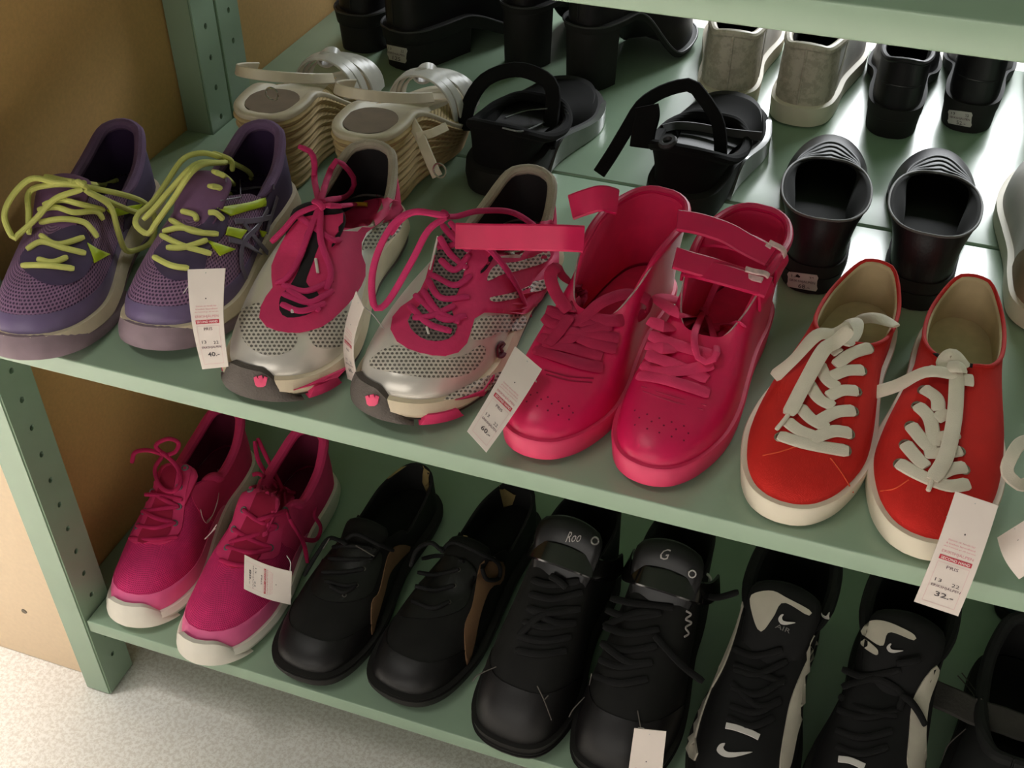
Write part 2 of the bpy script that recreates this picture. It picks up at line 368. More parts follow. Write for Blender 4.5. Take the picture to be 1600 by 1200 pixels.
    def upper(s, m, lining, insole, name='upper', th=0.0035, insole_z=0.004, label=None, v0=0.10, in_tilt=0.0, linlab=None, inslab=None):
        du = np.linalg.norm(np.roll(s.outl, -1, 0) - s.outl, axis=1); cu_ = np.concatenate([[0], np.cumsum(du)]); per = cu_[-1]
        dv = np.linalg.norm(np.diff(s.P, axis=1), axis=2); cv = np.concatenate([np.zeros((NK, 1)), np.cumsum(dv, axis=1)], axis=1)
        uv = [(cu_[k], cv[k, j]) for k in range(NK) for j in range(NV + 1)]
        mk(name, s.P.reshape(-1, 3), s.gridf(NV + 1), m, s.root, label=label, uv=uv, wrap=per)
        j0 = 2; I = s.P[:, j0:] - s.N[:, j0:] * th; w = NV + 1 - j0
        # keep the lining inside: last ring joins the collar edge
        I[:, -1] = s.P[:, -1] - s.N[:, -1] * th * 0.6
        LV = np.concatenate([I, s.P[:, -1:]], axis=1).reshape(-1, 3); mk('lining', LV, s.gridf(w + 1), lining, s.root, label=linlab); s.addpoly(LV, s.gridf(w + 1))
        Q = s.off(-0.006); z = s.top(s.outl[:, 1]) + insole_z
        c = np.array([[0, y, float(s.top(y) + insole_z)] for y in np.linspace(.12, .9, 10) * s.L])
        V = [(Q[k, 0], Q[k, 1], z[k]) for k in range(NK)]; h = NK // 2; Fc = []
        for k in range(h):      # strips across
            a, b_, c_, d_ = k, k + 1, (NK - k - 1) % NK, (NK - k) % NK
            Fc.append((a, b_, c_, d_) if k not in (0, h - 1) else ((a, b_, c_) if k == 0 else (a, b_, d_)))
        mk('insole', V, Fc, insole, s.root, label=inslab); s.addpoly(V, Fc)
    def collar(s, m, r=0.004, name='collar', inn=0.3, rz=None, label=None, k0=0.0):
        P = s.P[:, -1] - s.N[:, -1] * r * inn; sel = [k for k in range(NK) if s.frac[k] >= k0]
        b = Buf()
        if k0 > 0:
            sel = [k for k in range(NK) if s.frac[k] >= k0]; b.tube(P[sel], s.N[sel, -1], r if rz is None else rz, r, n=10, ends=.12)
        else: b.tube(P, s.N[:, -1], r if rz is None else rz, r, n=10, closed=True)
        s.addpoly(b.V, [f for f in b.F if len(f) == 4])
        return b.make(name, m, s.root, label=label)
    def wrap(s, name, m, u0, u1, f0, f1, off, ends=.35, label=None, over=.0):
        """panel bent round the sole edge from u0 to u1, between thickness fractions f0 and f1; its top edge falls towards the ends"""
        n = 40; V = []; rows = 5; Q0 = s.off(off); Qi = s.off(-.004)
        for i in range(n + 1):
            t = i / n; k = ((u0 + (u1 - u0) * t) % 1.0) * NK; a = k - int(k); k0, k1 = int(k) % NK, (int(k) + 1) % NK
            e = min(1, min(t, 1 - t) / ends + .02); e = e * e * (3 - 2 * e)
            p = Q0[k0] * (1 - a) + Q0[k1] * a; pi = Qi[k0] * (1 - a) + Qi[k1] * a; y = (s.outl[k0] * (1 - a) + s.outl[k1] * a)[1]
            zb, zt = float(s.base(y)), float(s.top(y)); ft = f0 + (f1 - f0) * e
            V.append((*pi, zb + (zt - zb) * f0))
            for r in range(rows): V.append((*(p - (p - pi) * over * (r / (rows - 1)) ** 2), zb + (zt - zb) * (f0 + (ft - f0) * r / (rows - 1))))
            V.append((*pi, zb + (zt - zb) * ft))
        w = rows + 2; Fc = [(i * w + j, i * w + j + 1, (i + 1) * w + j + 1, (i + 1) * w + j) for i in range(n) for j in range(w - 1)]
        s.addpoly(V, Fc); return sharp(mk(name, V, Fc, m, s.root, label=label), 50)
    # ---- surface access
    def ev(s, u, v):
        """u in -.5..+.5 (0 toe, + towards +x side, +-.5 heel), v in 0..1 from sole to collar"""
        k = (u % 1.0) * NK; j = min(max(v, 0), 1) * NV; k0 = int(k); j0 = min(int(j), NV - 1); a, b = k - k0, j - j0
        f = lambda G: (G[k0 % NK, j0] * (1 - a) * (1 - b) + G[(k0 + 1) % NK, j0] * a * (1 - b) + G[k0 % NK, j0 + 1] * (1 - a) * b + G[(k0 + 1) % NK, j0 + 1] * a * b)
        return f(s.P), f(s.N)
    def hit_px(s, u, v):
        d = s.Mi.to_3x3() @ ray(u, v); o = s.Mi @ CAM
        loc, n, i, t = s.bvh.ray_cast(o, d)
        if loc is None: return None, None, o, d
        if n.dot(d) > 0: n = -n
        return loc, n, o, d
    def trace(s, px, lift=0.0, depth=None):
        """photo pixels -> points lying on this shoe; missing hits continue at the neighbour's distance"""
        R_ = []; od = []
        for q in px:
            loc, n, o, d = s.hit_px(q[0], q[1]); l = q[2] if len(q) > 2 else lift
            if l is None: loc = n = None; l = 0.0      # spans freely between its neighbours
            R_.append((loc, n, o, d, l))
        T = [((r[0] - r[2]).length if r[0] is not None else None) for r in R_]
        known = [i for i, t in enumerate(T) if t is not None]
        if not known: known = [0]; T[0] = depth or (s.M.translation - CAM).length
        tt = np.interp(range(len(T)), known, [T[i] for i in known]); P = []; Nn = []
        for i, (loc, n, o, d, l) in enumerate(R_):
            p = o + d * float(tt[i]); nn = n if n is not None else (-d * .6 + Vector((0, 0, .8))).normalized()
            P.append(np.array(p + nn * l)); Nn.append(np.array(nn))
        return np.array(P), np.array(Nn)
    # ---- patches: closed outlines laid on the surface as thin raised panels
    def _patch(s, name, poly, fn, spacing, m, off, th, smooth_n, label, parent, aspect=1.0, kind=None, us=(6e-4, 6e-4)):
        P = np.array(poly, float)[:, :2]
        if smooth_n: P = crom(P, smooth_n, closed=True)
        lo, hi = P.min(0), P.max(0); pts = [Vector((p[0], p[1] * aspect)) for p in P]; nb = len(pts)
        sp2 = spacing; xs = np.arange(lo[0] + sp2 / 2, hi[0], sp2); ys = np.arange(lo[1] * aspect + sp2 / 2, hi[1] * aspect, sp2)
        inner = []
        A = np.array([[p.x, p.y] for p in pts])
        for x in xs:
            for y in ys:
                x1, y1 = A[:, 0], A[:, 1]; x2, y2 = np.roll(x1, -1), np.roll(y1, -1)
                c = ((y1 > y) != (y2 > y)) & (x < (x2 - x1) * (y - y1) / (y2 - y1 + 1e-12) + x1)
                if c.sum() % 2 and np.min((x1 - x) ** 2 + (y1 - y) ** 2) > (sp2 * .35) ** 2: inner.append(Vector((x, y)))
        r = delaunay_2d_cdt(pts + inner, [], [list(range(nb))], 1, 1e-7)
        Vs, Fs, orig = r[0], r[2], r[3]
        V = []; Nn = []
        for p in Vs:
            q, n = fn(p.x, p.y / aspect); V.append(np.array(q)); Nn.append(np.array(n))
        V = np.array(V); Nn = np.array(Nn); T = V + Nn * off
        # boundary edges -> skirt
        from collections import Counter
        cnt = Counter(); 
        for f in Fs:
            for i in range(len(f)): cnt[tuple(sorted((f[i], f[(i + 1) % len(f)])))] += 1
        be = [e for e, c in cnt.items() if c == 1]; bi = sorted({i for e in be for i in e}); mp = {i: len(V) + k for k, i in enumerate(bi)}
        A2 = [tuple(x) for x in T] + [tuple(V[i] + Nn[i] * (off - th)) for i in bi]
        Fc = [tuple(f) for f in Fs] + [(a, b, mp[b], mp[a]) for a, b in be]
        U = [(p.x * us[0], -p.y / aspect * us[1]) for p in Vs]; U += [U[i] for i in bi]
        o = mk(name, A2, Fc, m, parent or s.root, label=label, kind=kind, uv=U); sharp(o, 55); return o
    def patch_px(s, name, poly, m, off=0.0008, th=0.0016, smooth_n=40, spacing=7, label=None, parent=None):
        last = {'t': None}
        # fallback depth for pixels that slip past the outline
        def fn(u, v):
            loc, n, o, d = s.hit_px(u, v)
            if loc is None:
                if last['t'] is None:
                    tt = [(h[0] - h[2]).length for h in (s.hit_px(q[0], q[1]) for q in poly) if h[0] is not None]; last['t'] = float(np.median(tt)) if tt else (s.M.translation - CAM).length
                loc, n, i_, dd = s.bvh.find_nearest(o + d * last['t'])
                if n.dot(d) > 0: n = -n
            return loc, n
        return s._patch(name, poly, fn, spacing, m, off, th, smooth_n, label, parent)
    def patch_uv(s, name, poly, m, off=0.0008, th=0.0016, smooth_n=64, spacing=0.014, label=None, parent=None, bvh=True):
        o = s._patch(name, poly, lambda u, v: s.ev(u, v), spacing, m, off, th, smooth_n, label, parent, aspect=0.35, us=(.62, -.1))
        if bvh: s.addpoly([v.co for v in o.data.vertices], [tuple(p.vertices) for p in o.data.polygons])
        return o
    # ---- laces
    def cross_px(s, A, B, n=9, lift=0.0028, arch=0.0015):
        q = []
        for i in range(n):
            t = i / (n - 1); q.append((A[0] + (B[0] - A[0]) * t, A[1] + (B[1] - A[1]) * t, lift * (0.25 + 0.75 * math.sin(math.pi * min(1, max(0, t * 1.0))) ** 0.6) + arch * math.sin(math.pi * t)))
        P, N_ = s.trace(q)
        P = crom(P, n * 2); N2 = np.array([N_[min(len(N_) - 1, i // 2)] for i in range(len(P))]); return P, N2
    def free_px(s, px, n=None, lift=0.004):
        """lace lying free: pixels with lifts, smoothed"""
        P, N_ = s.trace(px, lift); n = n or max(16, len(px) * 5); Q = crom(P, n)
        x = np.linspace(0, 1, len(N_)); X = np.linspace(0, 1, n); NN = np.stack([np.interp(X, x, N_[:, k]) for k in range(3)], 1)
        NN = np.stack([np.convolve(np.pad(NN[:, k], 3, mode='edge'), np.ones(7) / 7, 'valid') for k in range(3)], 1)
        return Q, NN / (np.linalg.norm(NN, axis=1)[:, None] + 1e-9)
    def eyelets(s, pxs, m, R_=0.0032, r=0.0009, name='eyelet'):
        me = None
        for q in pxs:
            loc, n, o, d = s.hit_px(*q)
            if loc is None: continue
            if me is None:
                b = Buf(); n1, n2 = 12, 6; V = []
                for i in range(n1):
                    for j in range(n2):
                        a, c = 2 * math.pi * i / n1, 2 * math.pi * j / n2
                        V.append(((R_ + r * math.cos(c)) * math.cos(a), (R_ + r * math.cos(c)) * math.sin(a), r * math.sin(c)))
                b.add(V, [(i * n2 + j, ((i + 1) % n1) * n2 + j, ((i + 1) % n1) * n2 + (j + 1) % n2, i * n2 + (j + 1) % n2) for i in range(n1) for j in range(n2)])
                ob = b.make(name, m, s.root); me = ob.data
            else:
                ob = bpy.data.objects.new(name, me); COL.objects.link(ob); ob.parent = s.root
            ob.location = loc + n * 0.0006; ob.rotation_euler = n.to_track_quat('Z', 'Y').to_euler()
    def tongue(s, m, st, th=0.004, name='tongue', label=None, arch=0.25, xo=0.0):
        """st: list of (y/L, z, halfwidth); arched sheet with thickness"""
        st = np.array(st, float) * [s.L, 1, 1]; Q = crom(st, 18); n = 11; V = []
        for sd in (0, 1):
            for y, z, hw in Q:
                for j in range(n):
                    a = -1 + 2 * j / (n - 1); V.append((xo + hw * a, y, z - arch * hw * a * a - sd * th))
        w = n; r = 18; Fc = []
        for i in range(r - 1):
            for j in range(n - 1):
                a = i * w + j; Fc.append((a, a + 1, a + w + 1, a + w)); b = a + r * w; Fc.append((b + w, b + w + 1, b + 1, b))
        R_ = r * w
        for i in range(r - 1): Fc += [(i * w, (i + 1) * w, (i + 1) * w + R_, i * w + R_), (i * w + n - 1, i * w + n - 1 + R_, (i + 1) * w + n - 1 + R_, (i + 1) * w + n - 1)]
        for j in range(n - 1): Fc += [(j, j + R_, j + 1 + R_, j + 1), ((r - 1) * w + j, (r - 1) * w + j + 1, (r - 1) * w + j + 1 + R_, (r - 1) * w + j + R_)]
        s.addpoly(V[:R_], [f for f in Fc if max(f) < R_])
        return mk(name, V, Fc, m, s.root, label=label)
    def band(s, name, P, Nn, half, th, m, label=None, parent=None):
        b = Buf(); b.tube(P, Nn, half, th, n=8); s.addpoly(b.V, [f for f in b.F if len(f) == 4])
        return b.make(name, m, parent or s.root, label=label)

# collar presets: half loops (x/W, y/L, z in m), front centre -> heel centre
def C_low(zf=.076, zs=.052, zh=.078, yf=.40, w=.30):
    return [(0, yf, zf), (.55 * w, yf + .02, zf - .002), (.92 * w, yf + .12, (zf + zs) / 2), (1.02 * w, .67, zs), (.98 * w, .82, zs + .006), (.72 * w, .94, zh - .004), (.35 * w, .978, zh), (0, .985, zh + .001)]

def cm(x0, y0, sc):
    """close-up coordinates -> photo pixels"""
    return lambda *pts: [(x0 + q[0] / sc, y0 + q[1] / sc) + tuple(q[2:]) for q in pts]
def laces(s, m, strands, a=.0024, b=None, name='lace', lift=None, n=10, label=None):
    B_ = Buf(); b = b or a; lift = lift if lift is not None else b + .0006
    for st in strands:
        P, N_ = s.free_px(st, lift=lift); B_.tube(P, N_, a, b, n=n, taper=True)
    return B_.make(name, m, s.root, label=label)
def ribbons(s, name, m, strands, a, b=.0006, lift=.0006, label=None, parent=None, each=True):
    """flat strips lying on the shoe, one part each"""
    r = None
    for st in strands:
        B_ = Buf(); P, N_ = s.free_px(st, lift=lift, n=max(10, len(st) * 6)); B_.tube(P, N_, a, b, n=8); r = B_.make(name, m, parent or s.root, label=label)
    return r
INKR = mat('red_print', (196, 60, 76), rough=.7, var=0); INKD = mat('dark_print', (84, 40, 60), rough=.7, var=0); INKB = mat('grey_print', (70, 62, 64), rough=.7, var=0)
INKF = mat('faint_pink_print', (222, 192, 188), rough=.7, var=0); INKL = mat('pale_red_print', (214, 138, 146), rough=.7, var=0); CARD = mat('tag_card', (226, 214, 204), rough=.6, var=.02); WHT = mat('white_print', (236, 228, 222), rough=.7, var=0)
def tag(label, px, yt, yb, price=None, full=True, blank=False, bend=.004, order=(0, 1, 2, 3), code=('13', '22')):
    """hanging price tag: photo corners TL,TR,BR,BL; the top edge hangs at depth yt, the bottom edge at yb"""
    ys = [yt, yt, yb, yb] if not isinstance(yt, (list, tuple)) else yt
    K = [at_y(p[0], p[1], y) for p, y in zip(px, ys)]
    K = [K[i] for i in order]
    TL, TR, BR, BL = [np.array(k) for k in K]; c = (TL + TR + BR + BL) / 4
    nrm = np.cross(TR - TL, BL - TL); nrm /= np.linalg.norm(nrm)
    if nrm @ (np.array(CAM) - c) < 0: nrm = -nrm
    root = empty('price_tag', c, 0, label, 'price tag', 'white cardboard price tags')
    def fn(s_, t_, o=.0003):
        p = (TL * (1 - s_) + TR * s_) * (1 - t_) + (BL * (1 - s_) + BR * s_) * t_
        return p - c + nrm * (o + bend * math.sin(math.pi * t_))
    n, mm = 4, 12; V = [fn(i / n, j / mm, o) for o in (.0, -.0006) for j in range(mm + 1) for i in range(n + 1)]; w_ = n + 1; R_ = w_ * (mm + 1); Fc = []
    for j in range(mm):
        for i in range(n):
            a = j * w_ + i; Fc += [(a, a + 1, a + w_ + 1, a + w_), (R_ + a + w_, R_ + a + w_ + 1, R_ + a + 1, R_ + a)]
        for i in (0, n): a = j * w_ + i; Fc.append((a, a + w_, a + w_ + R_, a + R_))
    for j in (0, mm):
        for i in range(n): a = j * w_ + i; Fc.append((a, a + 1, a + 1 + R_, a + R_))
    sharp(mk('card', V, Fc, CARD, root), 40)
    def T(st, cx, cy, w, h, m, bold=0.0, o=.0003): return text_on('lettering', st, lambda a, b: fn(a, b, o), cx, cy, w, h, m, root, bold)
    # small punched mark
    V = [fn(.5 + .018 * math.cos(2 * math.pi * i / 10), .30 + .008 * math.sin(2 * math.pi * i / 10)) for i in range(10)]; mk('hole', V, [tuple(range(10))], INKB, root)
    if blank: return root, fn
    T('Genom att handla här', .5, .375, .62, .015, INKL); T('& butiken Secondhand', .5, .405, .66, .015, INKL); T('ska framtid ge till barnen', .5, .435, .72, .015, INKL)
    if full:
        T('ERIKSHJÄLPEN', .5, .480, .72, .036, INKL)
        V = [fn(x, y, .0002) for y in (.513, .553) for x in (.13, .37, .63, .87)]; mk('print_bar', V, [(0, 1, 5, 4), (1, 2, 6, 5), (2, 3, 7, 6)], INKR, root, smooth=False)
        T('SECOND HAND', .5, .533, .66, .024, WHT, .01, .0005)
        T('PRIS', .5, .605, .27, .028, INKD)
        fr = [(.14, .575), (.86, .575), (.86, .955), (.14, .955)]; d = .006
        for (x0, y0), (x1, y1) in zip(fr, fr[1:] + fr[:1]):
            q = [(x0, y0), (x1, y1)]; k = 8; V = []
            for i in range(k + 1):
                x, y = x0 + (x1 - x0) * i / k, y0 + (y1 - y0) * i / k
                V += [fn(x - (d if x0 == x1 else 0), y - (d * .4 if y0 == y1 else 0), .0002), fn(x + (d if x0 == x1 else 0), y + (d * .4 if y0 == y1 else 0), .0002)]
            mk('print_frame', V, [(2 * i, 2 * i + 1, 2 * i + 3, 2 * i + 2) for i in range(k)], INKF, root, smooth=False)
        if price:
            T(code[0], .30, .735, .15, .030, INKB); T(code[1], .70, .745, .17, .030, INKB); T('ERIKSHJÄLPEN', .52, .79, .66, .034, INKD)
            T(price, .55, .86, .42, .045, INKB, .012)
    return root, fn
def tag_string(root, pts, r=.0005):
    c = np.array(root.location); B_ = Buf(); P = crom(np.array([np.array(p) for p in pts]) - c, 20); B_.tube(P, np.array([.3, -.8, .5]), r, r, n=6)
    B_.make('string', mat('clear_plastic', (200, 196, 190), rough=.3), root)
def sticker(s, quad, lines, m=None):
    """price gun label with notched ends, stuck on a shoe; quad: photo pixels TL,TR,BR,BL"""
    K = [np.array(q[:2], float) for q in quad]; cache = {}
    def f(a, b, o=0.0):
        q = (K[0] * (1 - a) + K[1] * a) * (1 - b) + (K[3] * (1 - a) + K[2] * a) * b
        P_, N_ = s.trace([tuple(q)]); return P_[0] + N_[0] * (.0006 + o)
    nx, ny = 12, 6; V = []; Fc = []
    nt = lambda b: .03 * (abs(b - .5) < .2) + (.05 if b < .01 or b > .99 else 0)      # notched ends
    for o in (0.0, -.0008):
        for j in range(ny + 1):
            bb = j / ny; e = nt(bb)
            for i in range(nx + 1): V.append(f(e + (1 - 2 * e) * i / nx, bb, o))
    w_ = nx + 1; R_ = w_ * (ny + 1)
    for j in range(ny):
        for i in range(nx): q = j * w_ + i; Fc += [(q, q + 1, q + w_ + 1, q + w_), (R_ + q + w_, R_ + q + w_ + 1, R_ + q + 1, R_ + q)]
        for i in (0, nx): q = j * w_ + i; Fc.append((q, q + w_, q + w_ + R_, q + R_))
    for j in (0, ny):
        for i in range(nx): q = j * w_ + i; Fc.append((q, q + 1, q + 1 + R_, q + R_))
    st = sharp(mk('price_sticker', V, Fc, m or mat('sticker_paper', (196, 190, 184), rough=.6, var=.04), s.root, label='small white price sticker'), 50)
    for (t, cx, cy, w, h, mm) in lines: text_on('lettering', t, lambda a, b: f(a, b, .0004), cx, cy, w, h, mm, st)
    return st
def stk(price): return [('13', .22, .2, .14, .18, INKB), ('22', .78, .22, .14, .18, INKB), ('ERIKSHJÄLPEN', .5, .5, .8, .22, INKD), (price, .55, .8, .36, .26, INKB)]

def collar_strap(s, name, m, A, B, half, th, arch=.012, fwd=.006, label=None):
    """strap bridging the opening from the collar point nearest photo pixel A (-x side) to the one nearest B (+x side)"""
    def px(p):
        d = s.M @ Vector(map(float, p)) - CAM; z = d.dot(FW); return np.array([800 + FPX * d.dot(RT) / z, 600 - FPX * d.dot(UP) / z])
    def near(q, sd):
        ks = [k for k in range(NK) if np.sign(s.C[k, 0]) == sd]; return min(ks, key=lambda k: np.linalg.norm(px(s.C[k]) - np.array(q)))
    ka, kb = near(A, -1), near(B, 1)
    def down(k, v): return s.P[k, int(NV * v)] + s.N[k, int(NV * v)] * (th + .0008), s.N[k, int(NV * v)]
    a, na = down(ka, .97); a2, na2 = down(ka, .86); b, nb = down(kb, .97); b2, nb2 = down(kb, .70)
    up = np.array([0, -.35, .9]); t = np.linspace(0, 1, 7)[1:-1]
    P = [a2, a] + [a * (1 - x) + b * x + np.array([0, -fwd, arch]) * math.sin(math.pi * x) for x in t] + [b, b2]; N_ = [na2, na * .6 + up * .5] + [up] * len(t) + [nb * .6 + up * .5, nb2]
    Q = crom(np.array(P), 36); X = np.linspace(0, 1, len(N_)); NN = np.stack([np.interp(np.linspace(0, 1, 36), X, np.array(N_)[:, k]) for k in range(3)], 1)
    B_ = Buf(); B_.tube(Q, NN, half, th, n=8); s.addpoly(B_.V, [f for f in B_.F if len(f) == 4]); return B_.make(name, m, s.root, label=label), Q, NN

# ================================================================ middle shelf, front row
Z1 = ZM + 0.0006
BLACKIN = mat('dark_lining', (26, 22, 24), rough=0.9, var=0.2)
# ---- purple running pair
PUR_MESH = mat('purple_knit', (152, 114, 148), rough=0.7, dots=(270, (70, 46, 80)))
PUR = mat('purple_synthetic', (112, 96, 132), rough=0.4, var=0.08)
PURD = mat('dark_purple_suede', (74, 58, 90), rough=0.75)
PUROUT = mat('mauve_rubber', (136, 116, 124), rough=0.7)
PURIN = mat('purple_lining', (52, 28, 68), rough=0.9)
CREAM = mat('cream_foam', (216, 200, 172), rough=0.65, var=0.10, vscale=40, bump=0.1)
YLACE = mat('yellow_green_lace', (214, 214, 118), rough=0.85, bump=.4, bscale=1800, var=.06)
YEL = mat('neon_yellow', (196, 216, 40), rough=0.5, var=.04)
GRYB = mat('grey_reflective', (118, 108, 126), rough=0.4, var=.05)
def purple(toe, heel, med, label, W):
    s = Shoe('running_shoe', label, 'purple running shoe pair', toe, heel, Z1, W, med, 'run', (.018, .026), .012,
             collar=C_low(.080, .056, .080, .47, .31), toe_rise=.030, slope=.40, m=.42)
    s.sole('midsole', CREAM, [(.22, .001), (.5, .004), (1, .001), (1.05, -.006)])
    s.sole('outsole', PUROUT, [(0, -.004), (.04, .001), (.24, .003), (.25, -.004)])
    s.upper(PUR_MESH, PURIN, PURIN)
    s.patch_uv('toe_guard', [(-.30, -.01), (-.30, .12), (-.22, .14), (-.15, .17), (-.08, .19), (0, .20), (.08, .19), (.15, .17), (.22, .14), (.30, .12), (.30, -.01), (.15, -.01), (0, -.01), (-.15, -.01)], PUR, .0010, .002)
    s.wrap('toe_bumper', PUROUT, -.22, .22, .02, 1.02, .0062, .45, over=.5)
    for sg in (1, -1):
        s.patch_uv('side_overlay', [(sg * .30, -.01), (sg * .31, .30), (sg * .33, .75), (sg * .36, .86), (sg * .42, .80), (sg * .47, .62), (sg * .49, -.01), (sg * .40, -.01)], PURD, .0008, .002)
    s.tongue(mat('tongue_purple', (122, 84, 120), rough=.85), [(.30, .058, .014), (.38, .074, .018), (.46, .088, .021), (.52, .094, .020), (.54, .092, .013)])
    s.collar(mat('collar_purple', (112, 84, 120), rough=.85, bump=.4, bscale=900), .005, k0=.62)
    return s
pl = purple((.064, -.024), (.010, .222), 1, 'purple running shoe with yellow laces next to the fibreboard panel', .086)
pr = purple((.152, .020), (.130, .262), -1, 'purple running shoe with yellow laces behind the hanging price tag', .086)
c = cm(0, 150, 2.667)
pl.patch_px('eyestay', c((85, 700), (130, 750), (200, 785), (280, 785), (350, 750), (385, 680), (375, 600), (330, 540), (250, 560), (180, 600), (110, 640)), PURD, .0012)
pl.patch_px('accent', c((360, 615), (400, 640), (450, 660), (390, 697)), YEL, .002, smooth_n=0); pl.patch_px('accent', c((440, 475), (520, 460), (590, 450), (560, 480), (470, 505)), YEL, .002, smooth_n=0)
laces(pl, YLACE, [c((98, 716), (200, 716), (302, 726)), c((160, 690), (220, 702), (278, 680)), c((120, 650), (180, 618), (260, 642), (350, 662)), c((175, 590), (240, 628), (345, 596)),
    c((175, 532), (260, 518), (340, 532), (372, 560), (395, 595)), c((170, 480), (240, 470), (310, 490), (390, 488), (418, 520)), c((198, 345), (270, 362), (345, 372), (420, 370), (492, 362)),
    c((190, 460), (260, 440), (330, 455), (420, 480)),
    c((345, 398, .008), (250, 388, .010), (140, 376, .010), (60, 440, .008), (24, 520, .006), (60, 608, .006), (112, 602, .008), (180, 530, .009), (250, 448, .009), (345, 408, .008)),
    c((345, 390, .007), (240, 395, .009), (160, 420, .009), (125, 510, .006), (135, 590, .004)),
    c((345, 398, .008), (470, 410, .009), (560, 440, .009), (612, 510, .008), (600, 590, .007), (540, 648, .006), (490, 640, .006), (450, 560, .008), (420, 470, .009), (355, 412, .008)),
    c((355, 412, .008), (450, 460, .008), (540, 482, .007), (588, 497, .005)), c((325, 380, .009), (345, 400, .011), (360, 425, .009))], .0024)
c2 = c
pr.patch_px('eyestay', c2((640, 670), (670, 740), (740, 770), (840, 740), (870, 640), (930, 580), (950, 480), (900, 470), (840, 540), (760, 560), (690, 600)), PURD, .0012)
for q in (((905, 470), (1110, 430), (1100, 458), (960, 502)), ((945, 548), (1022, 560), (995, 597), (938, 580)), ((858, 604), (975, 640), (915, 668)), ((1078, 560), (1104, 566), (1088, 588))):
    pr.patch_px('accent', c2(*q), YEL, .0022, smooth_n=0)
ribbons(pr, 'stripe', GRYB, [c2((1000, 395), (1070, 388), (1135, 378)), c2((975, 525), (1050, 520), (1122, 505)), c2((950, 600), (1010, 615), (1085, 660)), c2((1010, 530), (1050, 585), (1110, 655)),
    c2((1110, 470), (1070, 540), (1010, 610), (1000, 690), (1025, 770)), c2((1150, 420), (1125, 500), (1105, 570))], .0024, .0006, .0014)
ribbons(pr, 'trim_line', GRYB, [c2((920, 395), (985, 405)), c2((920, 440), (995, 425)), c2((940, 350), (945, 430)), c2((992, 345), (995, 425))], .0007, .0005, .0022)
laces(pr, YLACE, [c2((648, 680), (715, 715), (785, 726)), c2((680, 590), (760, 632), (875, 664)), c2((700, 642), (770, 640), (860, 608)), c2((720, 520), (800, 572), (905, 582)), c2((690, 575), (760, 560), (850, 580)),
    c2((765, 485), (815, 500), (822, 530)), c2((870, 490), (900, 492), (926, 522)), c2((875, 383), (915, 390), (950, 412)), c2((890, 325), (930, 342), (962, 368)),
    c2((925, 284, .008), (1000, 300, .007), (1030, 330, .006), (1042, 360, .003)),
    c2((925, 282, .008), (850, 264, .009), (770, 292, .010), (700, 390, .010), (640, 470, .009), (580, 520, .008), (572, 560, .007), (620, 592, .006), (680, 560, .008), (750, 460, .010), (840, 332, .010), (925, 288, .008)),
    c2((905, 300, .007), (830, 318, .008), (740, 410, .008), (650, 488, .007), (600, 530, .005)), c2((910, 270, .009), (928, 285, .012), (930, 305, .009))], .0024)

# ---- silver and pink running pair
SIL_MESH = mat('silver_knit', (206, 198, 184), rough=0.5, dots=(235, (104, 98, 90)))
SILVER = mat('silver_synthetic', (222, 216, 206), rough=0.28, metal=0.35, var=0.03)
PINK = mat('raspberry_pink', (208, 44, 98), rough=0.7, var=0.08, bump=.15)
PLACE = mat('raspberry_lace', (196, 40, 98), rough=0.85, bump=.4, bscale=1500)
GREYR = mat('grey_rubber', (88, 80, 74), rough=0.8, bump=.5, bscale=700)
SCOL = mat('grey_pile_lining', (168, 156, 140), rough=.9, bump=.5, bscale=900)
def silver(toe, heel, med, label):
    s = Shoe('running_shoe', label, 'silver and pink running shoe pair', toe, heel, Z1, .097, med, 'run', (.016, .028), .013,
             collar=C_low(.078, .056, .082, .47, .31), toe_rise=.034, slope=.40, m=.42)
    s.sole('midsole', CREAM, [(.12, .000), (.5, .004), (1, .001), (1.05, -.006)])
    s.sole('outsole', GREYR, [(0, -.005), (.04, -.001), (.13, .002), (.14, -.004)])
    s.upper(SILVER, BLACKIN, BLACKIN)
    s.collar(SCOL, .0042, k0=.58)
    for sg in (1, -1):
        s.patch_uv('heel_overlay', [(sg * .36, -.01), (sg * .37, .40), (sg * .40, .62), (sg * .46, .70), (sg * .499, .66), (sg * .499, -.01), (sg * .42, -.01)], PINK, .0008, .002)
    s.tongue(BLACKIN, [(.30, .054, .012), (.38, .070, .017), (.46, .082, .021), (.52, .090, .022), (.55, .091, .016)])
    return s
def paw(x, y):     # pad with three rounded toes
    return [(x + a * 1.15, y + b * 1.1) for a, b in ((-20, -4), (-22, -16), (-13, -20), (-8, -10), (-7, -21), (4, -23), (8, -11), (12, -20), (22, -15), (20, -3), (17, 12), (8, 18), (-9, 18), (-17, 11))]
sl = silver((.256, -.006), (.238, .258), 1, 'silver and pink running shoe with laces knotted upright')
sr = silver((.357, .004), (.383, .262), -1, 'silver and pink running shoe with a swirl mark beside a tilted price tag')
c = cm(330, 200, 2.5)
sl.patch_px('knit_panel', c((115, 720), (150, 695), (200, 690), (235, 780), (330, 805), (320, 860), (250, 890), (190, 880), (135, 840), (115, 780)), SIL_MESH, .0006)
sl.patch_px('knit_panel', c((400, 775), (470, 750), (535, 715), (530, 830), (470, 860), (410, 855), (380, 810)), SIL_MESH, .0006)
sl.patch_px('knit_panel', c((590, 470), (610, 420), (680, 370), (745, 350), (735, 400), (680, 450), (600, 475)), SIL_MESH, .0006)
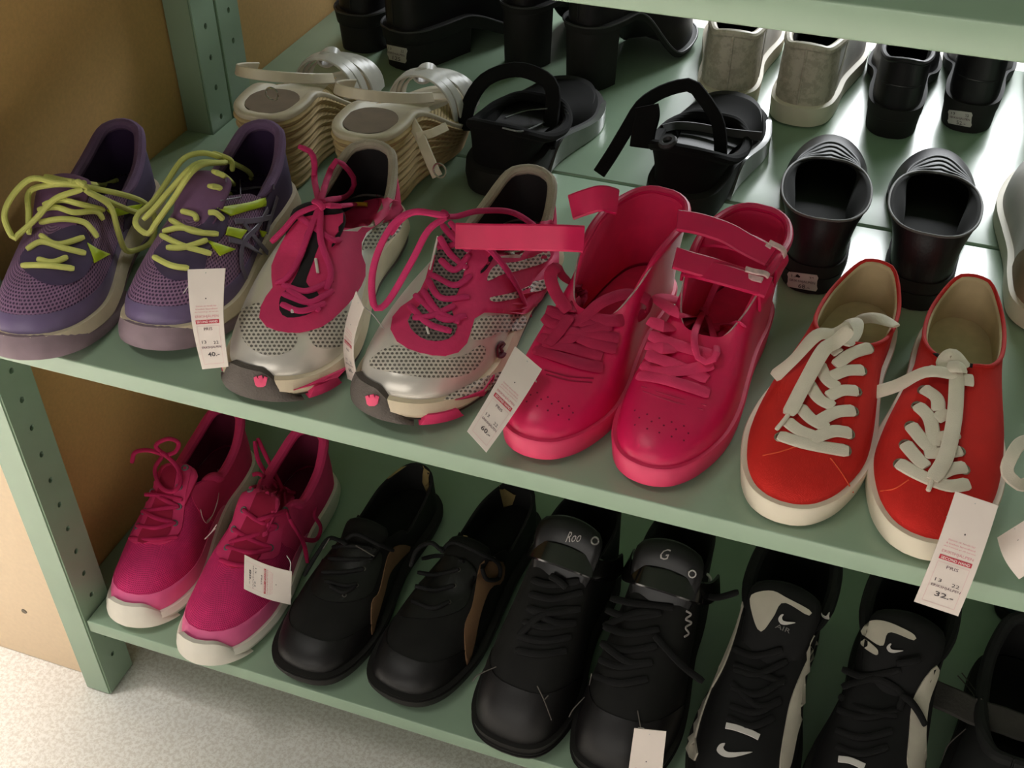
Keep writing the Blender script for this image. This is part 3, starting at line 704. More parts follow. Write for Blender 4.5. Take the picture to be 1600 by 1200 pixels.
sl.patch_px('eyestay', c((190, 745), (230, 785), (320, 802), (420, 782), (480, 740), (560, 650), (600, 560), (580, 480), (600, 410), (680, 365), (745, 335), (742, 300), (700, 275), (600, 290), (520, 335), (430, 345), (360, 350), (310, 400), (265, 480), (235, 560), (245, 620), (205, 680)), PINK, .0014)
sl.patch_px('throat', c((268, 715), (300, 745), (380, 730), (420, 690), (410, 640), (370, 610), (400, 520), (430, 420), (390, 390), (365, 430), (350, 540), (310, 620), (275, 660)), BLACKIN, .0018)
ribbons(sl, 'lace_loop', mat('reflective_thread', (214, 206, 196), rough=.4), [c((408, 520), (415, 575)), c((316, 708), (318, 730))], .0012, .0008, .003)
sl.wrap('toe_bumper', GREYR, -.080, .050, 0.0, 1.45, .0062, .36, over=.5); sl.wrap('sole_insert', PINK, .055, .105, .0, .55, .0056, .2); sl.wrap('sole_insert', PINK, -.115, -.082, .0, .55, .0056, .2)
sl.patch_px('paw_mark', c(*paw(194, 990)), mat('pink_print', (226, 70, 112), rough=.6), .0012, .001, smooth_n=0, spacing=5)
sl.patch_px('midsole_flash', c((320, 1022), (430, 975), (530, 930), (530, 952), (440, 995)), PINK, .0018, smooth_n=0)
laces(sl, PLACE, [c((430, 318, .006), (425, 250, .012), (408, 180, .014), (395, 135, .014), (345, 105, .012)), c((432, 310, .007), (448, 220, .012), (490, 155, .014), (515, 180, .012), (492, 250, .010), (440, 312, .007)),
    c((440, 320, .006), (500, 326, .006), (565, 317, .005)), c((430, 320, .006), (355, 352, .006), (290, 410, .006), (236, 458, .004)),
    c((425, 330, .005), (385, 430, .005), (345, 530, .004), (300, 600, .004), (255, 612, .002)), c((432, 330, .005), (430, 450, .005), (462, 570, .004), (445, 640, .003)),
    c((345, 350), (400, 390), (470, 440), (500, 442)), c((280, 620), (370, 645), (470, 600)), c((280, 655), (380, 688), (470, 640)), c((275, 695), (350, 722), (440, 690)), c((300, 640), (350, 670), (420, 720)), c((410, 310, .008), (432, 325, .010), (445, 338, .007))], .0026, .0018)
sl.band('aglet', *sl.free_px(c((562, 317, .005), (590, 317, .005), (612, 318, .005))), .0019, .0019, mat('yellow_black_aglet', (206, 160, 40), rough=.4))
sr.patch_px('knit_panel', c((620, 930), (650, 880), (720, 850), (780, 870), (870, 900), (980, 890), (1060, 845), (1065, 900), (1000, 960), (880, 978), (740, 960)), SIL_MESH, .0006)
sr.patch_px('knit_panel', c((1010, 800), (1050, 745), (1150, 730), (1225, 735), (1212, 785), (1120, 802), (1040, 830)), SIL_MESH, .0006)
sr.patch_px('knit_panel', c((910, 1060), (1010, 1000), (1160, 945), (1140, 1000), (1010, 1042)), SIL_MESH, .0006)
sr.patch_px('eyestay', c((703, 790), (745, 850), (850, 886), (945, 886), (1000, 835), (1020, 760), (1060, 722), (1215, 728), (1300, 690), (1350, 560), (1350, 400), (1330, 360), (1200, 388), (1050, 382), (900, 385), (870, 440), (850, 560), (810, 650), (725, 720)), PINK, .0012)
for q in (((1075, 600), (1105, 540), (1200, 520), (1310, 480), (1300, 520), (1200, 555), (1130, 575)), ((1085, 665), (1180, 640), (1300, 590), (1300, 625), (1200, 660), (1110, 680)), ((1140, 495), (1200, 470), (1300, 440), (1310, 455), (1200, 490))):
    sr.patch_px('knit_panel', c(*q), SIL_MESH, .0018)
sr.patch_px('throat', c((770, 760), (830, 828), (920, 828), (958, 780), (935, 700), (965, 640), (1000, 520), (1012, 450), (960, 420), (900, 420), (882, 500), (860, 600), (830, 680)), mat('grey_knit_dark', (110, 98, 92), rough=.8, dots=(235, (50, 44, 44))), .0018)
ribbons(sr, 'trim_line', mat('reflective_thread', (214, 206, 196), rough=.4), [c((886, 430), (862, 560)), c((1008, 470), (990, 560)), c((842, 785), (850, 812))], .0009, .0006, .0026)
B_ = Buf(); P_, N_ = sr.trace(c(*[(1130 + 17 * math.cos(a), 868 + 29 * math.sin(a)) for a in np.linspace(.5, 5.6, 22)]), .001); B_.tube(P_, N_, .0018, .0008, n=6); P_, N_ = sr.trace(c((1138, 842), (1126, 860), (1138, 878), (1122, 895)), .001); B_.tube(crom(P_, 14), N_.mean(0), .0016, .0008, n=6)
B_.make('swirl_logo', mat('dark_red_print', (92, 22, 40), rough=.6), sr.root)
sr.wrap('toe_bumper', GREYR, -.100, .035, 0.0, 1.45, .0062, .36, over=.5); sr.wrap('sole_insert', PINK, .040, .095, .0, .55, .0056, .2)
sr.patch_px('paw_mark', c(*paw(632, 1064)), mat('pink_print', (226, 70, 112), rough=.6), .0012, .001, smooth_n=0, spacing=5)
sr.patch_px('midsole_flash', c((950, 1062), (1060, 1022), (1165, 965), (1160, 985), (1060, 1040)), PINK, .0018, smooth_n=0)
laces(sr, PLACE, [c((915, 370, .008), (800, 358, .010), (720, 400, .010), (660, 500, .010), (630, 610, .008), (640, 715, .006), (690, 700, .007), (780, 560, .010), (850, 430, .010), (918, 375, .008)),
    c((918, 370, .009), (800, 356, .009), (740, 385, .008), (700, 440, .008)), c((920, 370, .009), (960, 345, None), (1040, 325, None), (1160, 326, None), (1240, 365, None), (1290, 430, .004)),
    c((900, 390, .005), (950, 435, .005), (1015, 490, .003)), c((930, 380, .005), (1000, 440, .004), (1085, 480, .003), (1170, 600, .003), (1245, 745, .003)), c((890, 430), (940, 500), (1000, 555)), c((850, 600), (900, 672), (1005, 665)), c((830, 640), (885, 722), (965, 765)), c((800, 660), (900, 752), (990, 738)),
    c((778, 700), (850, 772), (935, 800)), c((862, 580), (950, 622), (1015, 580)), c((900, 520), (955, 560), (1010, 500)), c((790, 750), (860, 742), (950, 700)), c((875, 460), (930, 470), (1020, 430)), c((900, 350, .008), (920, 370, .011), (935, 390, .008))], .0026, .0018)

# ---- hot pink high tops
HOT = mat('hot_pink_leather', (214, 22, 84), rough=0.40, var=0.05, bump=.05, bscale=900)
HOTIN = mat('hot_pink_lining', (226, 36, 92), rough=0.8, var=.08)
HOTS = mat('hot_pink_rubber', (220, 52, 98), rough=0.5, var=.05)
HOTL = mat('hot_pink_lace', (222, 50, 100), rough=0.8, bump=.3, bscale=1500)
FRAY = mat('frayed_white_edge', (226, 190, 190), rough=.9, var=.2, vscale=300)
def hot(toe, heel, med, label):
    s = Shoe('high_top_sneaker', label, 'hot pink high top pair', toe, heel, Z1, .083, med, 'canvas', (.018, .022), .006,
             collar=[(0, .44, .062), (.18, .455, .064), (.28, .52, .076), (.34, .62, .090), (.37, .74, .094), (.36, .86, .092), (.27, .95, .093), (.13, .985, .095), (0, .99, .095)],
             toe_rise=.036, slope=.34, m=.40, p=2.0)
    s.sole('sole', HOTS, [(0, -.004), (.06, -.001), (.9, .0005), (1, -.0005), (1.02, -.006)])
    s.upper(HOT, HOTIN, mat('hot_pink_insole', (240, 52, 110), rough=.75))
    s.collar(HOT, .0032, k0=.55, name='collar_padding')
    return s
hl = hot((.459, .002), (.497, .240), 1, 'hot pink high top with one strap sticking out sideways')
hr = hot((.542, .002), (.574, .240), -1, 'hot pink high top with two straps pulled across the opening')
c = cm(680, 260, 2.307)
def strap3(s, name, P, half, th, m, up, label=None):
    B_ = Buf(); Q = crom(np.array([np.array(s.Mi @ Vector(p)) for p in P]), 26); B_.tube(Q, np.array(s.Mi.to_3x3() @ Vector(up)), half, th, n=8); o = B_.make(name, m, s.root, label=label); s.addpoly(B_.V, [f for f in B_.F if len(f) == 4]); return o
hp, _, _, _ = hl.hit_px(*c((512, 275))[0]); hy_ = (hl.M @ hp).y if hp else .12
strap3(hl, 'strap', [at_y(*c((535, 262))[0], hy_ + .004), at_y(*c((450, 258))[0], hy_ - .003), at_y(*c((300, 255))[0], hy_ - .004), at_y(*c((180, 254))[0], hy_ - .004), at_y(*c((74, 250))[0], hy_ - .006)], .0095, .0011, HOT, (.2, -.9, .55), 'strap pointing out to the side')
hp, _, _, _ = hl.hit_px(*c((560, 190))[0]); hy2 = (hl.M @ hp).y if hp else .16
strap3(hl, 'strap', [at_y(*c((655, 128))[0], hy2 + .010), at_y(*c((600, 115))[0], hy2 - .002), at_y(*c((540, 130))[0], hy2 - .006), at_y(*c((490, 148))[0], hy2 - .006)], .0095, .0012, HOT, (-.1, -.8, .6), 'short upper strap standing up')
for s_ in (hl, hr):      # worn white piping along the throat edge
    for ks in (range(4, 40), range(NK - 39, NK - 3)):
        ks = [k for k in ks if .30 < s_.frac[k] < .66]; B_ = Buf(); B_.tube(s_.P[ks, -1] + s_.N[ks, -1] * .0004, s_.N[ks, -1], .0007, .0007, n=6, ends=.2); B_.make('frayed_edge', FRAY, s_.root)
laces(hl, HOTL, [c((388, 545), (440, 575), (520, 560), (600, 490, None), (690, 460, None), (750, 480, .004), (745, 530), (660, 560), (560, 550)), c((400, 520), (470, 545), (560, 575), (640, 580)), c((398, 592), (480, 600), (570, 615), (660, 622)), c((362, 662), (440, 690), (520, 715), (600, 728)), c((395, 640), (470, 655), (600, 690)),
    c((480, 600), (560, 640), (650, 660)), c((485, 540, .006), (430, 470, .008), (415, 410, .008), (440, 384, .008), (490, 410, .007), (508, 450, .006), (490, 535, .005)), c((490, 555, .005), (450, 610, .004), (410, 655, .003)), c((380, 620), (450, 640), (540, 600), (640, 560))], .0048, .0012)
ribbons(hl, 'toe_seam', mat('hot_pink_seam', (188, 22, 74), rough=.6), [c((395, 735), (480, 758), (570, 765)), c((400, 750), (480, 772), (565, 780))], .0006, .0005, .0004)
o_, Q_, N_ = collar_strap(hr, 'strap', HOT, (1060, 350), (1208, 400), .0092, .0012, .010, .004, 'upper strap across the opening')
B_ = Buf(); B_.tube(Q_[24:32] + np.array([0, .004, .0075]), N_[24:32], .0022, .001, n=8); B_.make('strap_lining', FRAY, hr.root)
o_, Q_, N_ = collar_strap(hr, 'strap', HOT, (1048, 408), (1200, 452), .0088, .0012, .008, .010, 'lower strap across the opening')
B_ = Buf(); B_.tube(Q_[22:30] + np.array([0, .004, .0075]), N_[22:30], .0022, .001, n=8); B_.make('strap_lining', FRAY, hr.root)
for s_ in (hl, hr):      # worn white piping along the throat edge
    for ks in (range(4, 40), range(NK - 39, NK - 3)):
        ks = [k for k in ks if .30 < s_.frac[k] < .66]; B_ = Buf(); B_.tube(s_.P[ks, -1] + s_.N[ks, -1] * .0004, s_.N[ks, -1], .0007, .0007, n=6, ends=.2); B_.make('frayed_edge', FRAY, s_.root)
laces(hl, HOTL, [c((388, 545), (440, 575), (520, 560), (600, 490, None), (690, 460, None), (750, 480, .004), (745, 530), (660, 560), (560, 550)), c((400, 520), (470, 545), (560, 575), (640, 580)), c((398, 592), (480, 600), (570, 615), (660, 622)), c((362, 662), (440, 690), (520, 715), (600, 728)), c((395, 640), (470, 655), (600, 690)),
    c((480, 600), (560, 640), (650, 660)), c((485, 540, .006), (430, 470, .008), (415, 410, .008), (440, 384, .008), (490, 410, .007), (508, 450, .006), (490, 535, .005)), c((490, 555, .005), (450, 610, .004), (410, 655, .003)), c((380, 620), (450, 640), (540, 600), (640, 560))], .0048, .0012)
ribbons(hl, 'toe_seam', mat('hot_pink_seam', (188, 22, 74), rough=.6), [c((395, 735), (480, 758), (570, 765)), c((400, 750), (480, 772), (565, 780))], .0006, .0005, .0004)
ribbons(hr, 'strap', HOT, [c((872, 200, .002), (940, 205, None), (1000, 222, None), (1060, 245, None), (1120, 280, None), (1205, 335, .003)), c((862, 335, .002), (930, 350, None), (1000, 370, None), (1090, 400, None), (1190, 440, .003))], .0092, .0012, .004)
ribbons(hr, 'strap_lining', FRAY, [c((1110, 244, None), (1160, 270, None), (1206, 300, .004)), c((1085, 384, None), (1130, 398, None), (1176, 418, .004))], .0022, .001, .004)
laces(hr, HOTL, [c((735, 757), (820, 772), (900, 795), (985, 822)), c((758, 682), (850, 715), (980, 772)), c((770, 612), (880, 652), (1015, 690)), c((768, 560), (850, 582), (950, 548)), c((940, 552), (880, 535, .004), (820, 505, .004), (802, 485, .004), (835, 474, None), (900, 492, None), (945, 540, .004)), c((760, 650), (860, 660), (990, 610)), c((750, 720), (850, 745), (1000, 720)),
    c((975, 605, .004), (1040, 590, .005), (1100, 572, .004))], .0048, .0012)
laces(hr, HOTL, [c((962, 548, .006), (935, 630, .007), (945, 710, .006), (985, 722, .006), (1012, 680, .006), (990, 600, .006), (970, 550, .006)), c((965, 545, .006), (985, 490, None), (1000, 455, None), (1042, 368, None)), c((945, 540, .007), (965, 550, .009), (980, 560, .007))], .0026, .0012, name='lace_bow')
ribbons(hr, 'toe_seam', mat('hot_pink_seam', (188, 22, 74), rough=.6), [c((745, 795), (850, 830), (975, 862)), c((750, 812), (850, 848), (965, 878))], .0006, .0005, .0004)
PERF = mat('perforation', (120, 10, 46), rough=.9, var=0)
for sh_, pts in ((hl, [(330 + 38 * i + 14 * (j % 2), 800 + 16 * i + 24 * j) for i in range(5) for j in range(3)]), (hr, [(720 + 44 * i + 16 * (j % 2), 880 + 14 * i + 26 * j) for i in range(5) for j in range(3)])):
    for q in pts:
        loc, nn, _, _ = sh_.hit_px(*c(q)[0])
        if loc is None: continue
        if 'perf' not in globals() or globals().get('perf') is None:
            V = [(.0007 * math.cos(2 * math.pi * i / 8), .0007 * math.sin(2 * math.pi * i / 8), 0) for i in range(8)]; perf = mk('perforation', V, [tuple(range(8))], PERF, sh_.root); ob = perf
        else: ob = bpy.data.objects.new('perforation', perf.data); COL.objects.link(ob); ob.parent = sh_.root
        ob.location = loc + nn * .0002; ob.rotation_euler = nn.to_track_quat('Z', 'Y').to_euler()

# ---- red canvas pair
RED = mat('red_canvas', (206, 30, 20), rough=0.85, var=0.06, weave=(420, 0.25))
BEIGEIN = mat('beige_canvas_lining', (200, 176, 138), rough=0.9, var=.08)
WRUB = mat('off_white_rubber', (224, 214, 192), rough=0.55, var=.05, vscale=30)
WLACE = mat('white_lace', (228, 216, 198), rough=0.85, var=.05, bump=.3, bscale=1500)
EYE = mat('nickel_eyelet', (150, 140, 124), rough=.35, metal=.7)
def red(toe, heel, med, label):
    s = Shoe('canvas_sneaker', label, 'red canvas sneaker pair', toe, heel, Z1, .088, med, 'canvas', (.018, .022), .003,
             collar=[(0, .53, .062), (.10, .54, .063), (.23, .575, .060), (.31, .68, .053), (.30, .82, .052), (.21, .93, .058), (.12, .975, .063), (0, .985, .064)],
             toe_rise=.024, slope=.34, m=.42)
    s.sole('sole', WRUB, [(0, -.003), (.05, -.001), (.92, .001), (1.0, .0003), (1.02, -.006)])
    s.upper(RED, BEIGEIN, mat('cream_insole', (206, 184, 150), rough=.85))
    s.collar(mat('red_binding', (196, 26, 20), rough=.8), .0016)
    return s
rl = red((.633, .000), (.667, .246), 1, 'red canvas sneaker with white laces beside the hot pink high tops')
rr = red((.7245, -.002), (.737, .250), -1, 'red canvas sneaker with white laces and a price tag on its toe')
c = cm(1130, 380, 2.0)
rl.patch_px('throat', c((345, 330), (310, 400), (250, 500), (215, 590), (300, 620), (360, 590), (380, 480), (400, 360), (395, 300)), mat('red_tongue', (176, 24, 18), rough=.9), .0004)
rl.eyelets([c(q)[0] for q in ((455, 330), (432, 400), (416, 465), (406, 527), (394, 597), (384, 648), (178, 607))], EYE)
laces(rl, WLACE, [c((458, 328), (400, 350), (348, 388)), c((436, 400), (385, 403), (335, 422)), c((418, 465), (370, 465), (325, 485)), c((408, 526), (350, 533), (290, 565)), c((396, 597), (340, 592), (272, 618)),
    c((330, 318), (345, 335), (362, 350)), c((298, 380), (325, 432), (358, 455)), c((265, 440), (300, 492), (345, 515)), c((238, 515), (275, 555), (325, 582)), c((198, 560), (235, 588), (290, 610)), c((174, 605), (260, 632), (386, 652))], .0046, .0012)
laces(rl, WLACE, [c((400, 258, None), (350, 285, None), (300, 312, .008), (230, 378, .005), (156, 426, .003)), c((398, 268, None), (350, 310, None), (310, 355, .008), (258, 450, .006), (206, 548, .004)), c((372, 290, .005), (384, 255, None), (400, 240, None), (416, 250, None), (408, 285, None), (380, 330, .005)), c((385, 290, .006), (400, 255, None), (440, 236, None), (485, 236, None), (532, 272, .004))], .0052, .0013, name='lace_bow')
laces(rl, WLACE, [c((206, 548, .004), (188, 572, .004), (168, 592, .003))], .0016, .0014, name='aglet')
ribbons(rl, 'seam', mat('red_thread', (226, 84, 50), rough=.8), [c((124, 664), (175, 653), (240, 632)), c((335, 672), (372, 722), (405, 778))], .0005, .0004, .0003)
rr.patch_px('throat', c((655, 400), (640, 480), (600, 580), (570, 690), (650, 740), (720, 720), (740, 600), (752, 480), (770, 400)), mat('red_tongue', (176, 24, 18), rough=.9), .0004)
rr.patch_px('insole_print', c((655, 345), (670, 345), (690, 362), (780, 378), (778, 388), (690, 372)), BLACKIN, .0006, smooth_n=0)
rr.eyelets([c(q)[0] for q in ((640, 400), (625, 460), (606, 510), (585, 572), (568, 630), (550, 690), (738, 652), (752, 708))], EYE)
laces(rr, WLACE, [c((606, 510), (645, 555), (660, 640)), c((585, 572), (625, 625), (655, 655)), c((568, 630), (605, 675), (635, 705)), c((548, 690), (620, 732), (700, 762), (765, 755)), c((625, 458), (665, 488), (672, 530)), c((640, 400), (690, 410), (720, 410)), c((756, 703), (705, 712), (655, 740)), c((742, 652), (690, 660), (628, 662)), c((733, 598), (695, 608), (650, 615)), c((700, 530), (680, 545), (662, 555))], .0046, .0012)
laces(rr, WLACE, [c((722, 428, .007), (640, 430, .009), (540, 446, None), (442, 475, None)), c((725, 418, .006), (716, 560, .006), (690, 680, .005), (650, 750, .004)), c((698, 410, .006), (688, 375, None), (716, 348, None), (752, 408, .006)), c((740, 438, .005), (778, 440, .004)), c((695, 405, .007), (725, 412, .010), (750, 408, .007))], .0050, .0013, name='lace_bow')
laces(rr, WLACE, [c((650, 750, .004), (638, 782, .003))], .0016, .0014, name='aglet')
ribbons(rr, 'seam', mat('red_thread', (226, 84, 50), rough=.8), [c((492, 775), (535, 768), (580, 740))], .0005, .0004, .0003)

# ---- edge of another pair at the right: white lace loop
TPE = mat('taupe_canvas', (150, 128, 108), rough=.85)
ed_ = Shoe('sneaker', 'taupe sneaker with white laces, only its lace loop showing at the right edge', None, (.860, .004), (.858, .250), Z1, .090, -1, 'run', (.018, .022), .004,
           collar=C_low(.070, .052, .066, .46, .31), toe_rise=.030, slope=.36)
ed_.sole('sole', WRUB, [(0, -.002), (.06, .001), (.9, .002), (1.02, -.006)])
ed_.upper(TPE, BEIGEIN, BEIGEIN)
LP = [at_y(u, v, y) for u, v, y in ((1640, 690, .10), (1600, 690, .075), (1582, 710, .055), (1573, 735, .045), (1585, 752, .043), (1602, 757, .050), (1640, 735, .09))]
B_ = Buf(); B_.tube(crom(np.array([np.array(ed_.Mi @ p) for p in LP]), 40), np.array([0.1, -.5, .8]), .0042, .0012, n=8); B_.make('lace_loop', WLACE, ed_.root)
ed_.tongue(TPE, [(.30, .048, .012), (.38, .060, .017), (.46, .072, .020), (.52, .078, .016)])
B_ = Buf()
for i in range(5):      # flat laces across the instep
    u = .10 + .012 * i; v = .52 + .09 * i
    for sg in (1, -1):
        P = [ed_.ev(sg * u, v), ed_.ev(sg * u * .4, v + .03), ed_.ev(-sg * u * .4, v + .06), ed_.ev(-sg * u, v + .09)]
        Q = crom(np.array([p + n * (.0018 if k in (0, 3) else .0045) for k, (p, n) in enumerate(P)]), 14); B_.tube(Q, np.mean([n for p, n in P], axis=0), .0036, .0011, n=8)
B_.make('lace', WLACE, ed_.root)

# ================================================================ bottom shelf
Z0 = ZB + 0.0006
BPK = mat('bright_pink_knit', (232, 44, 120), rough=0.75, dots=(430, (176, 18, 84)))
BPS = mat('bright_pink_synthetic', (240, 104, 156), rough=0.5, var=.05)
BPC = mat('bright_pink_collar', (222, 52, 112), rough=0.8, var=.06)
BPIN = mat('dark_pink_lining', (110, 18, 54), rough=0.9)
BPL = mat('bright_pink_lace', (188, 22, 84), rough=.85, bump=.4, bscale=1500)
WSOLE = mat('white_foam', (226, 220, 206), rough=0.6, var=.06, vscale=30)
GEY = mat('grey_plastic_eyelet', (120, 112, 116), rough=.5)
WLINE = mat('white_outline', (224, 190, 190), rough=.6, var=0)
def pinkrun(toe, heel, med, label):
    s = Shoe('running_shoe', label, 'bright pink running shoe pair', toe, heel, Z0, .089, med, 'run', (.013, .024), .010,
             collar=C_low(.086, .062, .086, .49, .30), toe_rise=.036, slope=.42, m=.42)
    s.sole('midsole', WSOLE, [(0, -.003), (.06, .001), (.6, .004), (1, .001), (1.05, -.006)])
    s.upper(BPK, BPIN, BPIN)
    s.patch_uv('toe_guard', [(-.30, -.01), (-.30, .12), (-.20, .16), (-.10, .20), (0, .22), (.10, .20), (.20, .16), (.30, .12), (.30, -.01), (.15, -.01), (0, -.01), (-.15, -.01)], BPS, .0010, .002)
    s.wrap('toe_foam', WSOLE, -.085, .085, .05, 2.1, .0052, .35, over=.5)
    for sg in (1, -1):
        s.patch_uv('side_overlay', [(sg * .29, -.01), (sg * .24, .35), (sg * .20, .62), (sg * .17, .92), (sg * .24, .97), (sg * .32, .90), (sg * .40, .80), (sg * .49, .70), (sg * .495, -.01), (sg * .40, -.01)], BPC, .0007, .002)
    s.tongue(BPC, [(.32, .060, .013), (.40, .078, .018), (.48, .092, .021), (.54, .099, .021), (.565, .098, .014)])
    s.collar(BPC, .0055, k0=.45)
    return s
bl = pinkrun((.047, .008), (.034, .258), 1, 'bright pink running shoe standing against the green post')
br_ = pinkrun((.141, -.008), (.137, .258), -1, 'bright pink running shoe with a price tag across its laces')
c = cm(130, 600, 2.609)
bl.patch_px('eyestay', c((190, 640), (240, 560), (260, 480), (280, 380), (300, 320), (400, 330), (440, 340), (420, 440), (410, 520), (395, 600), (340, 650), (260, 650)), BPC, .0012)
bl.patch_px('throat', c((225, 645), (260, 560), (300, 460), (330, 350), (380, 345), (370, 430), (365, 520), (350, 610), (290, 640)), mat('deep_pink_knit', (166, 12, 62), rough=.85), .0018)
bl.eyelets([c(q)[0] for q in ((415, 343), (392, 420), (388, 500), (372, 568), (292, 370), (283, 440), (250, 520), (223, 582))], GEY, .0028, .0012)
laces(bl, BPL, [c((195, 632), (290, 638), (382, 625)), c((225, 582), (300, 590), (375, 568)), c((245, 525), (320, 512), (392, 500)), c((250, 455), (320, 455), (405, 472)), c((285, 440), (330, 470), (390, 500)), c((250, 520), (300, 550), (370, 568)), c((330, 300, .006), (312, 360, .007), (330, 425, .006), (375, 442, .006), (402, 405, .006), (390, 350, .006), (340, 300, .006)),
    c((330, 298, .006), (300, 265, .008), (350, 240, .009), (392, 255, .008), (378, 290, .007), (335, 302, .006)), c((330, 300, .006), (270, 285, .008), (215, 290, .006), (200, 330, .004)), c((320, 290, .007), (335, 302, .009), (348, 312, .007))], .0024, .0018)
ribbons(bl, 'swoosh_outline', WLINE, [c((475, 512), (482, 545), (502, 566), (530, 520), (548, 450), (550, 352)), c((500, 560), (525, 530), (545, 470))], .0005, .0004, .0012)
br_.patch_px('eyestay', c((545, 690), (590, 610), (640, 510), (690, 400), (720, 350), (790, 400), (860, 450), (840, 520), (810, 600), (790, 700), (700, 720), (620, 740)), BPC, .0012)
br_.patch_px('throat', c((590, 740), (620, 650), (670, 540), (730, 420), (800, 470), (770, 560), (740, 660), (700, 730), (640, 750)), mat('deep_pink_knit', (166, 12, 62), rough=.85), .0018)
br_.eyelets([c(q)[0] for q in ((683, 435), (656, 514), (616, 592), (588, 668), (822, 515), (782, 582), (762, 668))], GEY, .0028, .0012)
laces(br_, BPL, [c((560, 720), (620, 740), (700, 745)), c((588, 668), (680, 690), (762, 672)), c((616, 592), (690, 640), (762, 668)), c((600, 650), (690, 620), (784, 584)), c((656, 514), (720, 562), (784, 582)), c((700, 560), (760, 540), (822, 517)), c((690, 375), (715, 370), (742, 385)), c((683, 432), (715, 425), (750, 450)),
    c((712, 228, .004), (745, 300, .006), (782, 400, .006), (830, 450, .005), (868, 455, .004)), c((800, 435, .006), (816, 540, .007), (870, 640, .007), (916, 738, .005)), c((866, 630, .006), (925, 636, .007), (946, 585, .007), (922, 530, .006), (934, 500, .005)), c((700, 240, .004), (720, 330, .005), (770, 420, .006)), c((780, 425, .008), (800, 442, .010), (818, 455, .008))], .0024, .0018)
ribbons(br_, 'swoosh_outline', WLINE, [c((545, 575), (520, 610), (495, 635)), c((540, 590), (510, 620))], .0006, .0004, .0012)

# ---- black lace-ups with tan stripes
BLK = mat('black_suede', (19, 18, 16), rough=0.75, var=.25, spec=.3)
BLKL = mat('black_leather', (20, 18, 18), rough=0.45, var=.2, spec=.4, bump=.1)
BLKR = mat('black_rubber', (27, 25, 23), rough=0.7, spec=.35)
BIN = mat('black_lining', (12, 11, 10), rough=0.95)
TANB = mat('tan_suede', (120, 88, 60), rough=0.85)
OLIVE = mat('olive_leather', (150, 130, 82), rough=.7)
BLACE = mat('black_lace', (17, 16, 16), rough=.8, spec=.3, bump=.4, bscale=1500)
SEAMG = mat('grey_thread', (92, 86, 80), rough=.8)
def casual(toe, heel, med, label):
    s = Shoe('lace_up_shoe', label, 'black lace-up shoe pair', toe, heel, Z0, .092, med, 'square', (.016, .020), .008,
             collar=C_low(.068, .050, .062, .52, .31), toe_rise=.034, slope=.32, m=.42)
    s.sole('sole', BLKR, [(0, -.003), (.06, .001), (.5, .004), (.8, .004), (.82, .002), (.95, .003), (1.02, -.006)])
    s.upper(BLK, BIN, BIN)
    s.patch_uv('toe_cap', [(-.17, -.01), (-.15, .18), (-.08, .30), (0, .34), (.08, .30), (.15, .18), (.17, -.01), (.08, -.01), (0, -.01), (-.08, -.01)], BLKL, .0010, .002)
    s.tongue(BLK, [(.32, .050, .012), (.40, .062, .017), (.48, .072, .021), (.55, .080, .023), (.575, .080, .018)])
    return s
cl = casual((.236, .004), (.258, .268), 1, 'black suede lace-up shoe with tan stripe next to bright pink shoe')
cr = casual((.334, .012), (.370, .280), -1, 'black suede lace-up shoe with tan stripe beside black high tops')
c = cm(400, 700, 2.857)
cl.patch_px('side_stripe', c((590, 475), (640, 432), (690, 445), (640, 500), (595, 560), (570, 650), (535, 770), (515, 832), (515, 690), (548, 640)), TANB, .0012)
cr.patch_px('side_stripe', c((1000, 520), (1050, 508), (1105, 515), (1095, 600), (1045, 625), (1000, 740), (970, 880), (940, 968), (930, 800), (965, 700)), TANB, .0012)
cl.patch_px('eyestay', c((250, 640), (270, 560), (310, 480), (350, 430), (500, 440), (560, 480), (540, 580), (500, 660), (400, 690), (300, 680)), BLKL, .0012)
cr.patch_px('eyestay', c((640, 740), (660, 640), (700, 540), (740, 480), (900, 490), (980, 540), (960, 640), (920, 720), (800, 760), (700, 760)), BLKL, .0012)
cl.eyelets([c(q)[0] for q in ((480, 540), (448, 615), (395, 660))], SEAMG, .0018, .0008); cr.eyelets([c(q)[0] for q in ((905, 545), (885, 615), (862, 690), (730, 478))], SEAMG, .0018, .0008)
for s_, q in ((cl, ((745, 80), (805, 100), (808, 160), (760, 200), (745, 150))), (cl, ((572, 122), (640, 60), (660, 62), (595, 135))), (cr, ((1075, 160), (1160, 210), (1145, 250), (1105, 265))), (cr, ((890, 155), (960, 135), (905, 192)))):
    s_.patch_px('heel_tab', c(*q), OLIVE, .0012, smooth_n=0, label='olive leather heel tab')
laces(cl, BLACE, [c((310, 600), (400, 620), (450, 612)), c((300, 560), (390, 560), (482, 540)), c((330, 500), (420, 500), (520, 500)), c((350, 450), (430, 440), (520, 450)), c((400, 430, .006), (330, 420, .009), (280, 480, .008), (215, 580, .005)), c((400, 430, .006), (460, 400, .010), (530, 430, .009), (600, 460, .004)), c((390, 425, .008), (405, 435, .010), (420, 445, .008)), c((330, 620), (390, 650), (445, 618))], .0022)
laces(cr, BLACE, [c((700, 690), (790, 720), (865, 690)), c((710, 620), (800, 640), (888, 615)), c((720, 560), (810, 570), (908, 545)), c((740, 500), (830, 490), (930, 510)), c((830, 470, .006), (780, 440, .009), (720, 470, .008), (690, 540, .005)), c((830, 470, .006), (900, 440, .010), (1000, 480, .009), (1060, 520, .007), (1070, 580, .004), (1020, 590, .004), (1005, 540, .005)), c((820, 462, .008), (835, 472, .010), (850, 480, .008))], .0022)
ribbons(cl, 'aglet', SEAMG, [c((300, 465, .007), (330, 420, .008)), c((455, 448, .009), (522, 500, .009))], .0006, .0006, .006)
